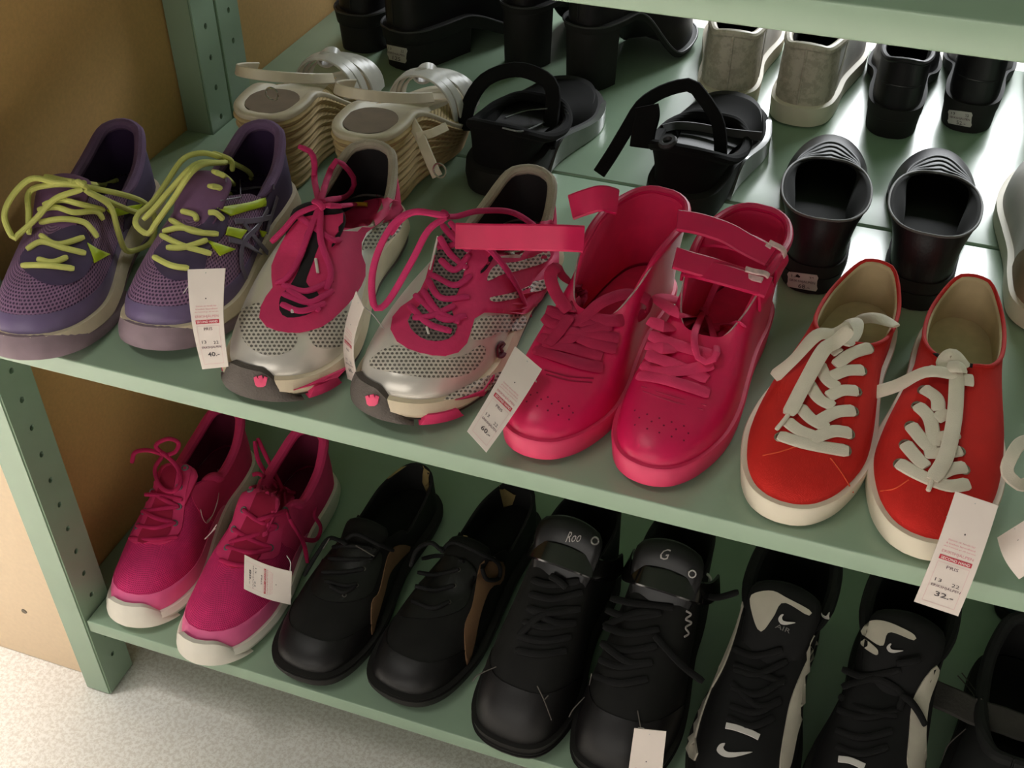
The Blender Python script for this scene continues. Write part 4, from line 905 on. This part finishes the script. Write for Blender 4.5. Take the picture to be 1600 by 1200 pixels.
ribbons(cr, 'aglet', SEAMG, [c((960, 462, .009), (1048, 498, .008))], .0006, .0006, .006)

# ---- black high tops with patent strap
PAT = mat('black_patent', (20, 18, 18), rough=0.12, coat=.6, var=.1)
CHROME = mat('chrome', (200, 196, 190), rough=.2, metal=.9)
def hightop(toe, heel, med, label):
    s = Shoe('high_top_sneaker', label, 'black high tops with patent ankle strap', toe, heel, Z0, .094, med, 'square', (.020, .024), .006,
             collar=[(0, .53, .118), (.18, .54, .120), (.30, .60, .124), (.34, .71, .126), (.32, .84, .126), (.22, .94, .128), (.1, .975, .130), (0, .98, .130)],
             toe_rise=.040, slope=.62, m=.45, p=1.8)
    s.sole('sole', BLKR, [(0, -.003), (.06, .000), (.30, .002), (.32, .0005), (.5, .002), (.52, .0005), (.95, .002), (1.02, -.006)])
    s.upper(BLK, BIN, BIN)
    s.patch_uv('toe_cap', [(-.20, -.01), (-.17, .22), (-.09, .36), (0, .40), (.09, .36), (.17, .22), (.20, -.01), (.08, -.01), (0, -.01), (-.08, -.01)], BLKL, .0010, .002)
    s.tongue(mat('black_satin', (18, 17, 17), rough=.34, spec=.4), [(.36, .070, .014), (.46, .100, .022), (.54, .128, .029), (.60, .150, .032), (.64, .158, .029), (.66, .158, .020)], arch=.3)
    return s
tl = hightop((.443, -.004), (.468, .236), 1, 'black high top with patent strap beside black lace-ups')
tr_ = hightop((.542, -.004), (.556, .240), -1, 'black high top with patent strap and price tag hanging from the toe')
c = cm(700, 760, 2.727)
for s_ in (tl, tr_):      # broad strap round the front of the ankle, over the tongue
    yz = [(-.0430, .74, .096), (-.0405, .66, .106), (-.0335, .585, .121), (-.018, .545, .133), (0, .535, .1365), (.018, .545, .133), (.0335, .585, .121), (.0405, .66, .106), (.0430, .74, .096)]
    Q = crom(np.array([(x, y * s_.L, z) for x, y, z in yz]), 44); NN = np.column_stack([Q[:, 0] / .043 * 1.0, -.55 * (1 - np.abs(Q[:, 0]) / .05), .85 - 12 * np.abs(Q[:, 0])])
    B_ = Buf(); B_.tube(Q, NN / np.linalg.norm(NN, axis=1)[:, None], .0102, .0013, n=8); B_.make('ankle_strap', PAT, s_.root); s_.addpoly(B_.V, [f for f in B_.F if len(f) == 4])
tr_.band('buckle', *tr_.free_px(c((1072, 372, None), (1100, 372, None), (1118, 392, None), (1105, 420, None), (1080, 415, None))), .0014, .0012, mat('clear_grey_plastic', (150, 150, 140), rough=.3))
for s_, q, st in ((tl, (540, 215), 'Roo'), (tr_, (925, 290), 'G')):
    C0 = c(q)[0]
    def fnt(a, b, s_=s_, C0=C0):
        P_, N_ = s_.trace([(C0[0] + a, C0[1] + b)], .0012); return P_[0]
    text_on('lettering', st, fnt, 0, 0, 22 if st == 'Roo' else 14, 16, mat('silver_print', (168, 160, 156), rough=.4, var=0), s_.root, slant=.4)
tl.eyelets([c(q)[0] for q in ((626, 232),)], CHROME, .0032, .0011); tr_.eyelets([c(q)[0] for q in ((788, 252), (1040, 372))], CHROME, .0032, .0011)
laces(tl, BLACE, [c((300, 640), (400, 660), (520, 640)), c((320, 580), (420, 600), (540, 580)), c((340, 520), (440, 540), (560, 520)), c((350, 460), (450, 480), (570, 450)), c((290, 700), (390, 715), (500, 700)), c((340, 520), (450, 580), (540, 580)), c((300, 640), (420, 540), (560, 520)), c((360, 400), (440, 420), (560, 400)), c((440, 385, .006), (480, 410, .006), (510, 435, .005))], .0034, .0016)
laces(tr_, BLACE, [c((640, 740), (740, 770), (870, 750)), c((650, 670), (760, 700), (890, 680)), c((660, 600), (770, 630), (900, 610)), c((670, 530), (780, 560), (910, 540)), c((630, 810), (730, 840), (850, 820)), c((650, 670), (770, 750), (870, 750)), c((660, 600), (800, 540), (910, 540)), c((880, 640, .005), (960, 740, .006), (1030, 790, None), (1088, 832, None)), c((690, 480), (800, 500), (960, 518))], .0034, .0016)
ribbons(tl, 'seam', SEAMG, [c((105, 832), (130, 805), (210, 770)), c((380, 850), (405, 905), (437, 992)), c((405, 912), (425, 890))], .0006, .0004, .0014)
ribbons(tr_, 'seam', SEAMG, [c((515, 985), (535, 950), (588, 900)), c((612, 800), (608, 850)), c((808, 955), (820, 1030))], .0006, .0004, .0014)
ribbons(tr_, 'side_logo', mat('silver_print', (168, 160, 156), rough=.4, var=0), [c((1012, 530), (1030, 545), (1010, 565), (1032, 580), (1008, 600), (1020, 625), (1002, 640))], .0010, .0005, .0016)

# ---- black basketball high tops
BK2 = mat('black_nubuck', (16, 15, 15), rough=0.7, spec=.3, var=.2)
WPAN = mat('off_white_leather', (190, 182, 166), rough=.55, var=.06)
def bball(toe, heel, med, label):
    s = Shoe('high_top_sneaker', label, 'black and white basketball high tops', toe, heel, Z0, .097, med, 'run', (.022, .028), .008,
             collar=[(0, .48, .096), (.18, .49, .098), (.32, .56, .104), (.39, .70, .110), (.37, .84, .118), (.26, .94, .122), (.1, .98, .123), (0, .985, .123)],
             toe_rise=.038, slope=.52, m=.45, p=1.8)
    s.sole('sole', BLKR, [(0, -.003), (.06, .000), (.5, .003), (.95, .002), (1.02, -.006)])
    s.upper(BK2, BIN, BIN)
    s.collar(BK2, .006, k0=.5)
    s.tongue(BK2, [(.34, .062, .015), (.43, .088, .023), (.52, .112, .029), (.60, .130, .032), (.64, .136, .030), (.66, .136, .022)], arch=.3)
    return s
nl = bball((.643, -.010), (.664, .250), 1, 'black high top with white trim beside the patent strap pair')
nr = bball((.747, -.008), (.768, .252), -1, 'black high top with white trim next to dark strapped shoe')
c = cm(1030, 840, 2.807)
nl.patch_px('side_panel', c(*[(x + 46, y) for x, y in ((300, 280), (315, 330), (258, 520), (200, 640), (145, 720), (125, 780), (116, 880), (126, 965), (90, 975), (75, 900), (90, 780), (120, 680), (180, 590), (240, 440))]), WPAN, .0016)
nl.patch_px('side_panel', c(*[(x - 34, y) for x, y in ((740, 440), (755, 470), (750, 520), (730, 560), (690, 700), (640, 840), (600, 1010), (560, 1010), (590, 800), (620, 680), (690, 520))]), WPAN, .0016)
nr.patch_px('side_panel', c((1215, 560), (1220, 600), (1180, 720), (1165, 850), (1160, 1010), (1090, 1010), (1095, 860), (1110, 720), (1160, 620)), WPAN, .0016)
nl.patch_px('tongue_label', c((400, 270), (430, 242), (500, 235), (560, 265), (660, 320), (650, 340), (545, 285), (500, 350), (450, 412), (420, 370)), WPAN, .0014)
nr.patch_px('tongue_label', c((888, 412), (925, 368), (1000, 370), (1110, 420), (1115, 450), (1010, 415), (980, 475), (915, 440)), WPAN, .0014)
nr.patch_px('tongue_label', c((892, 452), (908, 448), (958, 490), (952, 515), (895, 478)), WPAN, .0014)
def swoosh(s_, C0, w, h, m, lift=.0022, rot=0.0):
    pts = [(-.5, .05), (-.42, -.45), (-.28, -.55), (-.33, -.2), (-.22, .08), (0, .08), (.5, -.10), (.1, .35), (-.15, .5), (-.36, .42)]
    cr_, sr_ = math.cos(rot), math.sin(rot)
    s_.patch_px('swoosh', [(C0[0] + (x * w * cr_ - y * h * sr_), C0[1] + (x * w * sr_ + y * h * cr_)) for x, y in pts], m, lift, .001, smooth_n=36, spacing=4)
SWH = mat('white_logo', (208, 202, 196), rough=.5, var=0)
swoosh(nl, c((560, 365))[0], 27, 15, SWH, rot=.30); swoosh(nr, c((1035, 490))[0], 26, 13, SWH, rot=.25); swoosh(nl, c((332, 940))[0], 54, 20, SWH, rot=.10); swoosh(nl, c((730, 340))[0], 12, 12, SWH, rot=-.6)
C0 = c((543, 398))[0]
text_on('lettering', 'AIR', lambda a, b: nl.trace([(C0[0] + a * .92 - b * .38, C0[1] + b * .92 + a * .38)], .0022)[0][0], 0, 0, 24, 7, mat('grey_logo', (120, 116, 112), rough=.5, var=0), nl.root)
ribbons(nl, 'toe_bar', SWH, [c((296, 828), (340, 838), (400, 860), (436, 878))], .0028, .0008, .0022); ribbons(nr, 'toe_bar', SWH, [c((790, 975), (840, 982), (900, 1008))], .0028, .0008, .0022)
laces(nl, BLACE, [c((330, 490), (420, 520), (540, 490)), c((330, 580), (430, 600), (560, 540)), c((320, 660), (430, 690), (550, 620)), c((310, 740), (420, 770), (530, 710)), c((300, 790), (400, 830), (500, 790)), c((330, 560), (440, 600), (550, 640)), c((320, 640), (430, 740), (530, 720))], .0032, .0016)
laces(nl, BLACE, [c((345, 250, .006), (260, 262, None), (200, 255, None), (120, 232, None))], .0032, .0016, name='lace_end')
laces(nr, BLACE, [c((800, 580), (900, 610), (1060, 580)), c((800, 660), (860, 640), (960, 620), (1060, 680), (1050, 760)), c((790, 760), (900, 790), (1040, 760)), c((780, 850), (890, 880), (1020, 850)), c((780, 920), (880, 950), (1000, 920)), c((800, 700), (900, 760), (1040, 780)), c((1040, 550, .005), (1100, 540, .006), (1140, 530, .005)), c((1055, 690, .003), (1095, 720, .005), (1125, 770, .006), (1150, 822, .005))], .0032, .0016)

# ---- dark shoe with broad strap, and a teal one behind it
DGR = mat('charcoal_fabric', (25, 25, 24), rough=0.85, var=.2)
vl = Shoe('strap_shoe', 'charcoal fabric shoe with one broad grey strap at the right edge', None, (.852, -.004), (.876, .246), Z0, .094, 1, 'run', (.018, .022), .008,
          collar=C_low(.068, .060, .082, .38, .33), toe_rise=.034, slope=.36, m=.42)
vl.sole('sole', BLKR, [(0, -.003), (.06, .001), (.5, .004), (.95, .003), (1.02, -.006)])
vl.upper(DGR, BIN, BIN)
vl.collar(DGR, .006)
c = cm(1440, 950, 4.8)
ribbons(vl, 'strap', mat('dark_grey_webbing', (62, 58, 54), rough=.8, bump=.3), [c((25, 620, .004), (120, 665, .004), (250, 720, .004), (400, 780, None), (600, 840, None), (768, 900, None), (960, 960, .004))], .0125, .0014, .004)
ribbons(vl, 'trim_line', SEAMG, [c((270, 510), (340, 590), (420, 690)), c((300, 490), (370, 580), (450, 690)), c((160, 1150), (200, 1030), (340, 910))], .0006, .0005, .001)
TEAL = mat('dark_teal_suede', (34, 58, 58), rough=.85)
tb = Shoe('slip_on_shoe', 'dark teal shoe behind the charcoal strapped shoe', None, (1.105, .340), (.860, .326), Z0, .088, -1, 'slim', (.010, .014), .004,
          collar=C_low(.070, .058, .074, .46, .31), toe_rise=.030, slope=.32)
tb.sole('sole', BLKR, [(0, -.002), (.1, .000), (1, .001), (1.02, -.005)]); tb.upper(TEAL, BIN, BIN)

# ================================================================ middle shelf, second row (heels towards the front)
LBLK = mat('worn_black_leather', (23, 22, 23), rough=0.42, spec=.4, var=.2, bump=.12, bscale=500)
EDGEG = mat('grey_piping', (96, 94, 92), rough=.6)
def loafer(heel, toe, med, label):
    s = Shoe('slip_on_shoe', label, 'black slip-on pair', toe, heel, Z1, .084, med, 'slim', (.008, .012), .006, heel_lift=.016,
             collar=[(0, .44, .054), (.20, .46, .055), (.36, .54, .058), (.44, .66, .060), (.42, .80, .062), (.30, .91, .066), (.14, .955, .068), (0, .965, .069)],
             toe_rise=.028, slope=.22, m=.42)
    s.sole('sole', BLKR, [(0, -.003), (.1, -.0015), (1, -.0015), (1.02, -.005)])
    s.heel_block('heel', BLKR, .74, taper=.004)
    s.upper(LBLK, BIN, BIN)
    s.collar(EDGEG, .0012, name='piping')
    for i, (v, w_) in enumerate(((.93, .30), (.84, .27), (.75, .24), (.66, .20))):   # elastic gathers in front of the opening
        P = np.array([s.ev(u, v)[0] for u in np.linspace(-w_, w_, 30)]); N_ = np.array([s.ev(u, v)[1] for u in np.linspace(-w_, w_, 30)])
        B_ = Buf(); B_.tube(P + N_ * .0006, N_, .0020, .0012, n=8, ends=.15); B_.make('elastic_ridge', mat('charcoal_elastic', (46, 46, 48), rough=.6, bump=.2), s.root)
    return s
ll = loafer((.618, .272), (.604, .530), -1, 'black slip-on shoe with price sticker on its heel')
lr = loafer((.700, .277), (.709, .536), 1, 'black slip-on shoe beside the pale sneaker, no sticker in view')
sticker(ll, [(1231, 424), (1279, 430), (1277, 455), (1230, 447)], stk('68.-'))
BGE = mat('taupe_suede', (150, 132, 108), rough=0.9, var=.12, bump=.3, bscale=600)
WFAB = mat('white_leather', (206, 202, 198), rough=0.5, var=.05)
be = Shoe('sneaker', 'white sneaker with taupe suede heel at the right edge', None, (.812, .540), (.808, .278), Z1, .098, -1, 'run', (.018, .020), .004,
          collar=C_low(.080, .066, .078, .44, .31), toe_rise=.036, slope=.36, m=.42)
be.sole('sole', WRUB, [(0, -.002), (.06, .001), (.9, .002), (1.02, -.006)])
be.upper(WFAB, BIN, BIN)
for sg in (1, -1): be.patch_uv('heel_counter', [(sg * .36, -.02), (sg * .40, .45), (sg * .44, .70), (sg * .499, .80), (sg * .499, -.02)], BGE, .0012, .003, smooth_n=40)
# ---- wedge sandals
ROPE = mat('rope_wedge', (202, 176, 128), rough=0.9, var=.12, rings=95)
CRM = mat('cream_leather', (206, 194, 170), rough=.5, var=.05)
SLV = mat('silver_white_strap', (206, 202, 194), rough=.35, var=.06)
TAUP = mat('taupe_footbed', (122, 104, 84), rough=.7)
def wedge(heel, toe, med, label, hang):
    s = Shoe('wedge_sandal', label, 'rope wedge sandal pair', toe, heel, Z1, .090, med, 'slim', (.026, .078), .004, collar=C_low(.1, .1, .11, .4, .35), cat='sandal')
    s.polyV = []; s.polyF = []; s._bvh = None
    n = 9; pr_ = [(0, -.008)]
    for i in range(n): f = i / n; pr_ += [(f + .01, -.007 + .009 * f), (f + .055, -.005 + .009 * f), (f + .10, -.007 + .009 * f)]
    s.sole('rope_wedge', ROPE, pr_ + [(1, .001)])
    V0 = s.off(.0015); V1 = s.off(-.007); yy = s.outl[:, 1]
    def ringf(rs, name, m):
        V = np.vstack(rs); k = len(rs); Fc = [(i * NK + q, i * NK + (q + 1) % NK, (i + 1) * NK + (q + 1) % NK, (i + 1) * NK + q) for i in range(k - 1) for q in range(NK)] + [tuple(range((k - 1) * NK, k * NK))]
        s.addpoly(V, Fc); return mk(name, V, Fc, m, s.root)
    z = s.top(yy)
    ringf([np.column_stack([V0, z - .001]), np.column_stack([s.off(.002), z + .002]), np.column_stack([V0, z + .004]), np.column_stack([V1, z + .004]), np.column_stack([s.off(-.009), z + .002])], 'footbed', CRM)
    ev = [(.62 * math.cos(a) * .040, s.L * .84 + .026 * math.sin(a)) for a in np.linspace(0, 2 * math.pi, 28, endpoint=False)]
    mk('heel_pad', [(x, y, float(s.top(y)) + .0034) for x, y in ev], [tuple(range(28))], TAUP, s.root)
    # vamp bands
    for i, (y0, y1, hgt, hw) in enumerate(((.10, .16, .034, .006), (.16, .20, .040, .0055), (.22, .24, .045, .0055), (.30, .26, .048, .006), (.36, .30, .046, .005))):
        t = np.linspace(0, math.pi, 24); hwid = .040 - .002 * abs(i - 2)
        y = s.L * (y0 + (y1 - y0) * (0.5 - .5 * np.cos(t))); P = np.column_stack([-hwid * np.cos(t) * 1.06, y, s.top(y) + .002 + hgt * np.sin(t) ** .8])
        N_ = np.column_stack([-np.cos(t), 0 * t, np.sin(t) + .2]); B_ = Buf(); B_.tube(P, N_, hw, .0011, n=8); B_.make('vamp_band', SLV, s.root); s.addpoly(B_.V, [f for f in B_.F if len(f) == 4])
    B_ = Buf(); t = np.linspace(0, 2 * math.pi, 24, endpoint=False); yk = s.L * .24
    B_.tube(np.column_stack([.004 + .008 * np.cos(t), yk + .014 * np.sin(t) * 0 + .004 * np.cos(t), float(s.top(yk)) + .044 + .007 * np.sin(t)]), np.column_stack([np.cos(t), 0 * t, np.sin(t)]), .007, .0014, n=8, closed=True); B_.make('band_knot', SLV, s.root)
    # ankle strap from the sides of the heel round the back
    t = np.linspace(-.15, math.pi + .15, 34); sg = 1 if hang else -1
    P = np.column_stack([-.040 * np.cos(t), s.L * (.66 + .30 * np.sin(t)), .092 + .026 * np.sin(t)]); N_ = np.column_stack([-np.cos(t), np.sin(t) * .8, .35 + 0 * t])
    B_ = Buf(); B_.tube(P, N_, .0048, .0011, n=8); B_.make('ankle_strap', CRM, s.root)
    return s
wg1 = wedge((.114, .268), (.110, .480), -1, 'rope wedge sandal standing next to the green post', False)
wg2 = wedge((.214, .262), (.218, .478), 1, 'rope wedge sandal with its ankle strap hanging down', True)
c = cm(330, 0, 2.7586)
strap3(wg2, 'ankle_strap', [at_y(*c((860, 520))[0], .315), at_y(*c((900, 590))[0], .300), at_y(*c((930, 660))[0], .290), at_y(*c((960, 730))[0], .284), at_y(*c((975, 760))[0], .283)], .0048, .0011, CRM, (.2, -.9, .4), 'ankle strap hanging loose')
strap3(wg2, 'strap_keeper', [at_y(*c((885, 590))[0], .298), at_y(*c((940, 578))[0], .305), at_y(*c((980, 562))[0], .315), at_y(*c((1015, 545))[0], .325)], .0040, .0011, CRM, (.2, -.9, .4))
B_ = Buf(); cc = at_y(*c((985, 735))[0], .282); cl_ = np.array(wg2.Mi @ cc); t = np.linspace(0, 2 * math.pi, 20, endpoint=False)
B_.tube(np.column_stack([cl_[0] + .006 * np.cos(t), cl_[1] + 0 * t, cl_[2] + .007 * np.sin(t)]), np.array([0, 1.0, 0]), .0009, .0009, n=6, closed=True); B_.make('buckle', CHROME, wg2.root)
B_ = Buf(); cc = at_y(*c((262, 405))[0], .285); cl_ = np.array(wg1.Mi @ cc)
B_.tube(np.column_stack([cl_[0] + .006 * np.cos(t), cl_[1] + 0 * t, cl_[2] + .006 * np.sin(t)]), np.array([0, 1.0, 0]), .0009, .0009, n=6, closed=True); B_.make('buckle', CHROME, wg1.root)
# ---- black velvet sandals
VELV = mat('black_velvet', (12, 11, 11), rough=.95, var=.3, spec=.25)
FOOTB = mat('dark_grey_footbed', (44, 42, 44), rough=.6, var=.15)
SIDEG = mat('smoky_grey_sole', (112, 116, 112), rough=.3, coat=.4)
def sandal(heel, toe, med, label):
    s = Shoe('sandal', label, 'black velvet sandal pair', toe, heel, Z1, .092, med, 'run', (.018, .030), .004,
             collar=[(0, .42, .046), (.24, .44, .046), (.40, .52, .042), (.46, .64, .040), (.42, .80, .048), (.29, .93, .064), (.13, .975, .070), (0, .985, .071)], toe_rise=.026, slope=.2, m=.4, cat='sandal')
    s.sole('sole', BLKR, [(0, -.002), (.06, .002), (.5, .004), (.9, .003), (1.02, -.005)]); s.wrap('sole_edge', SIDEG, -.36, -.02, .05, .95, .0056, .25)
    s.upper(VELV, VELV, FOOTB, insole_z=.009)
    s.collar(VELV, .005)
    return s
sd1 = sandal((.314, .335), (.328, .560), -1, 'black velvet sandal with broad open footbed beside the wedge sandals')
sd2 = sandal((.485, .350), (.502, .580), 1, 'black velvet sandal with its ankle strap standing up')
c = cm(920, 100, 5.217)
ys = (.385, .390, .395, .405, .42, .43, .435, .435, .43, .425, .42, .41)
pp = c((85, 890), (190, 730), (310, 530), (420, 350), (540, 255), (680, 195), (830, 170), (900, 235), (980, 340), (1050, 470), (1075, 640), (1070, 800))
strap3(sd2, 'ankle_strap', [at_y(q[0], q[1], y) for q, y in zip(pp, ys)], .0062, .0022, VELV, (.1, -.9, .4), 'ankle strap arching upwards')
strap3(sd2, 'heel_tab', [at_y(*c((430, 680))[0], .385), at_y(*c((450, 540))[0], .390), at_y(*c((480, 420))[0], .395), at_y(*c((470, 340))[0], .398)], .011, .003, VELV, (.1, -.9, .3))
strap3(sd2, 'cross_strap', [at_y(*c((600, 530))[0], .44), at_y(*c((720, 505))[0], .455), at_y(*c((880, 515))[0], .46), at_y(*c((1100, 555))[0], .455), at_y(*c((1300, 580))[0], .45), at_y(*c((1410, 590))[0], .445)], .0042, .0018, FOOTB, (.1, -.8, .5))
sd2.eyelets([c((645, 640))[0]], FOOTB, .006, .003, name='snap_button')
c = cm(330, 0, 2.7586)
strap3(sd1, 'ankle_strap', [at_y(*c((1090, 560))[0], .40), at_y(*c((1110, 450))[0], .42), at_y(*c((1180, 345))[0], .44), at_y(*c((1300, 300))[0], .46), at_y(*c((1400, 320))[0], .46), at_y(*c((1470, 380))[0], .45), at_y(*c((1465, 520))[0], .43), at_y(*c((1450, 640))[0], .40)], .0075, .0022, VELV, (0, -.7, .6))
ribbons(sd1, 'footbed_mark', SIDEG, [[(790, 185, .001), (820, 175, .001), (855, 170, .001)], [(785, 200, .001), (815, 205, .001), (850, 192, .001)]], .0008, .0005, .001)

# ================================================================ rear row
GRYL = mat('dirty_white_leather', (188, 180, 162), rough=0.5, var=.08, vscale=40, bump=.15, bscale=120, speck=(90, (146, 138, 120), .6))
WPIP = mat('white_binding', (206, 202, 192), rough=.5)
def rear_sneaker(heel, toe, med, label):
    s = Shoe('leather_sneaker', label, 'dirty white sneaker pair', toe, heel, Z1, .092, med, 'run', (.020, .024), .004,
             collar=C_low(.080, .072, .084, .44, .31), toe_rise=.036, slope=.36, m=.42)
    s.sole('sole', WRUB, [(0, -.002), (.06, .001), (.9, .002), (1.02, -.006)])
    s.upper(WFAB, BIN, BIN)
    for sg in (1, -1): s.patch_uv('heel_panel', [(sg * .40, -.02), (sg * .41, .50), (sg * .42, .94), (sg * .46, .97), (sg * .499, .97), (sg * .499, -.02)], GRYL, .0010, .003, smooth_n=40)
    B_ = Buf(); P = np.array([s.ev(.5, v)[0] for v in np.linspace(.02, .96, 14)]); N_ = np.array([s.ev(.5, v)[1] for v in np.linspace(.02, .96, 14)]); B_.tube(P + N_ * .0014, N_, .0012, .0009, n=8); B_.make('back_seam', GRYL, s.root)
    s.collar(GRYL, .0045)
    for sg in (1, -1):
        P = np.array([s.ev(sg * u, v)[0] for u, v in zip(np.linspace(.405, .33, 16), np.linspace(.05, .9, 16))]); N_ = np.array([s.ev(sg * u, v)[1] for u, v in zip(np.linspace(.405, .33, 16), np.linspace(.05, .9, 16))])
        B_ = Buf(); B_.tube(P + N_ * .001, N_, .0016, .001, n=8); B_.make('side_piping', WPIP, s.root)
    return s
wl = rear_sneaker((.487, .586), (.470, .836), -1, 'dirty white sneaker with price printed on its heel sole')
wr = rear_sneaker((.562, .578), (.578, .830), 1, 'dirty white sneaker with clean heel sole')
for t, cx, cy, w_, h_, m_ in (('13', 1127, 158, 7, 6, INKB), ('22', 1149, 157, 7, 6, INKB), ('ERIKSHJÄLPEN', 1138, 165, 34, 5, INKD), ('52', 1138, 173, 10, 7, INKB)):
    text_on('lettering', t, lambda a, b: wl.trace([(a, b)], .0006)[0][0], cx, cy, w_, h_, m_, wl.root)
def rear_black(heel, toe, med, label):
    s = Shoe('leather_shoe', label, 'worn black leather shoe pair', toe, heel, Z1, .080, med, 'slim', (.010, .014), .006, heel_lift=.018,
             collar=C_low(.076, .066, .082, .42, .31), toe_rise=.030, slope=.30, m=.42)
    s.sole('sole', BLKR, [(0, -.002), (.1, .000), (1, .001), (1.02, -.005)])
    s.heel_block('heel', BLKR, .74, taper=.002)
    s.upper(LBLK, BIN, BIN)
    s.collar(LBLK, .003)
    B_ = Buf(); P = np.array([s.ev(.5 + u, .38)[0] for u in np.linspace(-.05, .05, 14)]); N_ = np.array([s.ev(.5 + u, .38)[1] for u in np.linspace(-.05, .05, 14)]); B_.tube(P, N_, .0012, .0009, n=8, ends=.2); B_.make('heel_ridge', LBLK, s.root)
    return s
kl = rear_black((.658, .582), (.660, .835), -1, 'worn black leather shoe with crumpled heel')
kr = rear_black((.730, .622), (.745, .875), 1, 'black leather shoe with price sticker on its heel, rear right')
sticker(kr, [(1482, 171), (1520, 176), (1518, 199), (1481, 192)], stk('52.-'))
kx = rear_black((.822, .640), (.836, .885), -1, 'black leather shoe cut off by the right edge, rear row')
# boots and heels
def boot(heel, toe, med, label, grp, hl, W, zc, name='ankle_boot', out='square', hb=.70, sole=(.014, .018)):
    s = Shoe(name, label, grp, toe, heel, Z1, W, med, out, sole, .006, heel_lift=hl,
             collar=[(0, .46, zc), (.18, .48, zc), (.31, .58, zc), (.35, .70, zc), (.33, .84, zc), (.24, .94, zc), (.1, .98, zc), (0, .985, zc)],
             toe_rise=.042, slope=1.0, m=.45, p=1.7, cat='boot')
    s.sole('sole', BLKR, [(0, -.001), (.1, .001), (.9, .003), (1.02, -.005)])
    s.heel_block('heel', BLKR, hb, taper=.003)
    s.upper(LBLK, BIN, BIN)
    B_ = Buf(); P = np.array([s.ev(.5, v)[0] for v in np.linspace(.04, .9, 18)]); N_ = np.array([s.ev(.5, v)[1] for v in np.linspace(.04, .9, 18)]); B_.tube(P, N_, .0014, .0009, n=8); B_.make('back_seam', LBLK, s.root)
    P = np.column_stack([s.off(.0026), s.top(s.outl[:, 1]) - .001]); B_ = Buf(); B_.tube(P, np.array([0, 0, 1.0]), .0014, .0012, n=6, closed=True); B_.make('welt', mat('dark_grey_welt', (54, 52, 52), rough=.4), s.root)
    return s
bt1 = boot((.050, .592), (.075, .850), -1, 'black chunky ankle boot nearest the post, rear row', 'black chunky boot pair', .030, .092, .19)
bt2 = boot((.113, .568), (.208, .800), 1, 'black chunky ankle boot with price sticker on its heel', 'black chunky boot pair', .030, .092, .19, hb=.62)
sticker(bt2, [(603, 69), (637, 76), (635, 99), (602, 91)], stk('125'))
hb1 = boot((.238, .612), (.318, .830), -1, 'black high-heeled boot between chunky boots and its twin', 'black high-heeled boot pair', .065, .080, .22, 'heeled_boot', 'slim', .80, (.008, .010))
hb2 = boot((.320, .584), (.402, .786), 1, 'black high-heeled boot beside the dirty white sneakers', 'black high-heeled boot pair', .065, .080, .22, 'heeled_boot', 'slim', .80, (.008, .010))

# ================================================================ price tags
t1, f1 = tag('white price tag hanging over the toe of the purple running shoe', [(293, 421), (352, 419), (357, 573), (316, 577)], .035, -.006, '40.-')
t2, f2 = tag('white price tag seen edge-on between the silver shoes', [(556, 455), (568, 480), (561, 600), (543, 592)], [.058, .040, .022, .042], 0, '60.-', bend=.006)
t3, f3 = tag('white price tag tilted between silver shoe and hot pink high top', [(805, 541), (847, 577), (760, 707), (730, 674)], .036, -.018, '60.-')
t4, f4 = tag('white price tag on the toe of the red canvas sneaker', [(1493, 768), (1560, 790), (1497, 963), (1428, 940)], -.004, -.034, '32.-')
t5, f5 = tag('white price tag at the right edge beside the red sneaker', [(1558, 840), (1612, 806), (1650, 870), (1592, 905)], .012, -.006, None, blank=True)
t6, f6 = tag('white price tag lying across the laces of the bright pink shoe', [(456, 893), (454, 945), (381, 920), (382, 867)], [.075, .060, .050, .070], 0, '80.-')
t7, f7 = tag('white price tag hanging from the toe of the black high top', [(991, 1138), (1041, 1143), (1030, 1290), (975, 1285)], -.012, -.04, None)
tag_string(t6, [at_y(448, 868, .082), at_y(454, 880, .078), at_y(452, 900, .073)])
for t_, f_, s_ in ((t1, f1, pr), (t2, f2, sr), (t3, f3, hl), (t4, f4, rr), (t5, f5, ed_), (t7, f7, tr_)):   # thin loop from the tag to its shoe
    a = np.array(t_.location) + f_(.5, .04); loc, n, i_, d_ = s_.bvh.find_nearest(s_.Mi @ Vector(a)); b = s_.M @ loc
    tag_string(t_, [a, a * .5 + np.array(b) * .5 + np.array([0, 0, .003]), b], .0004)
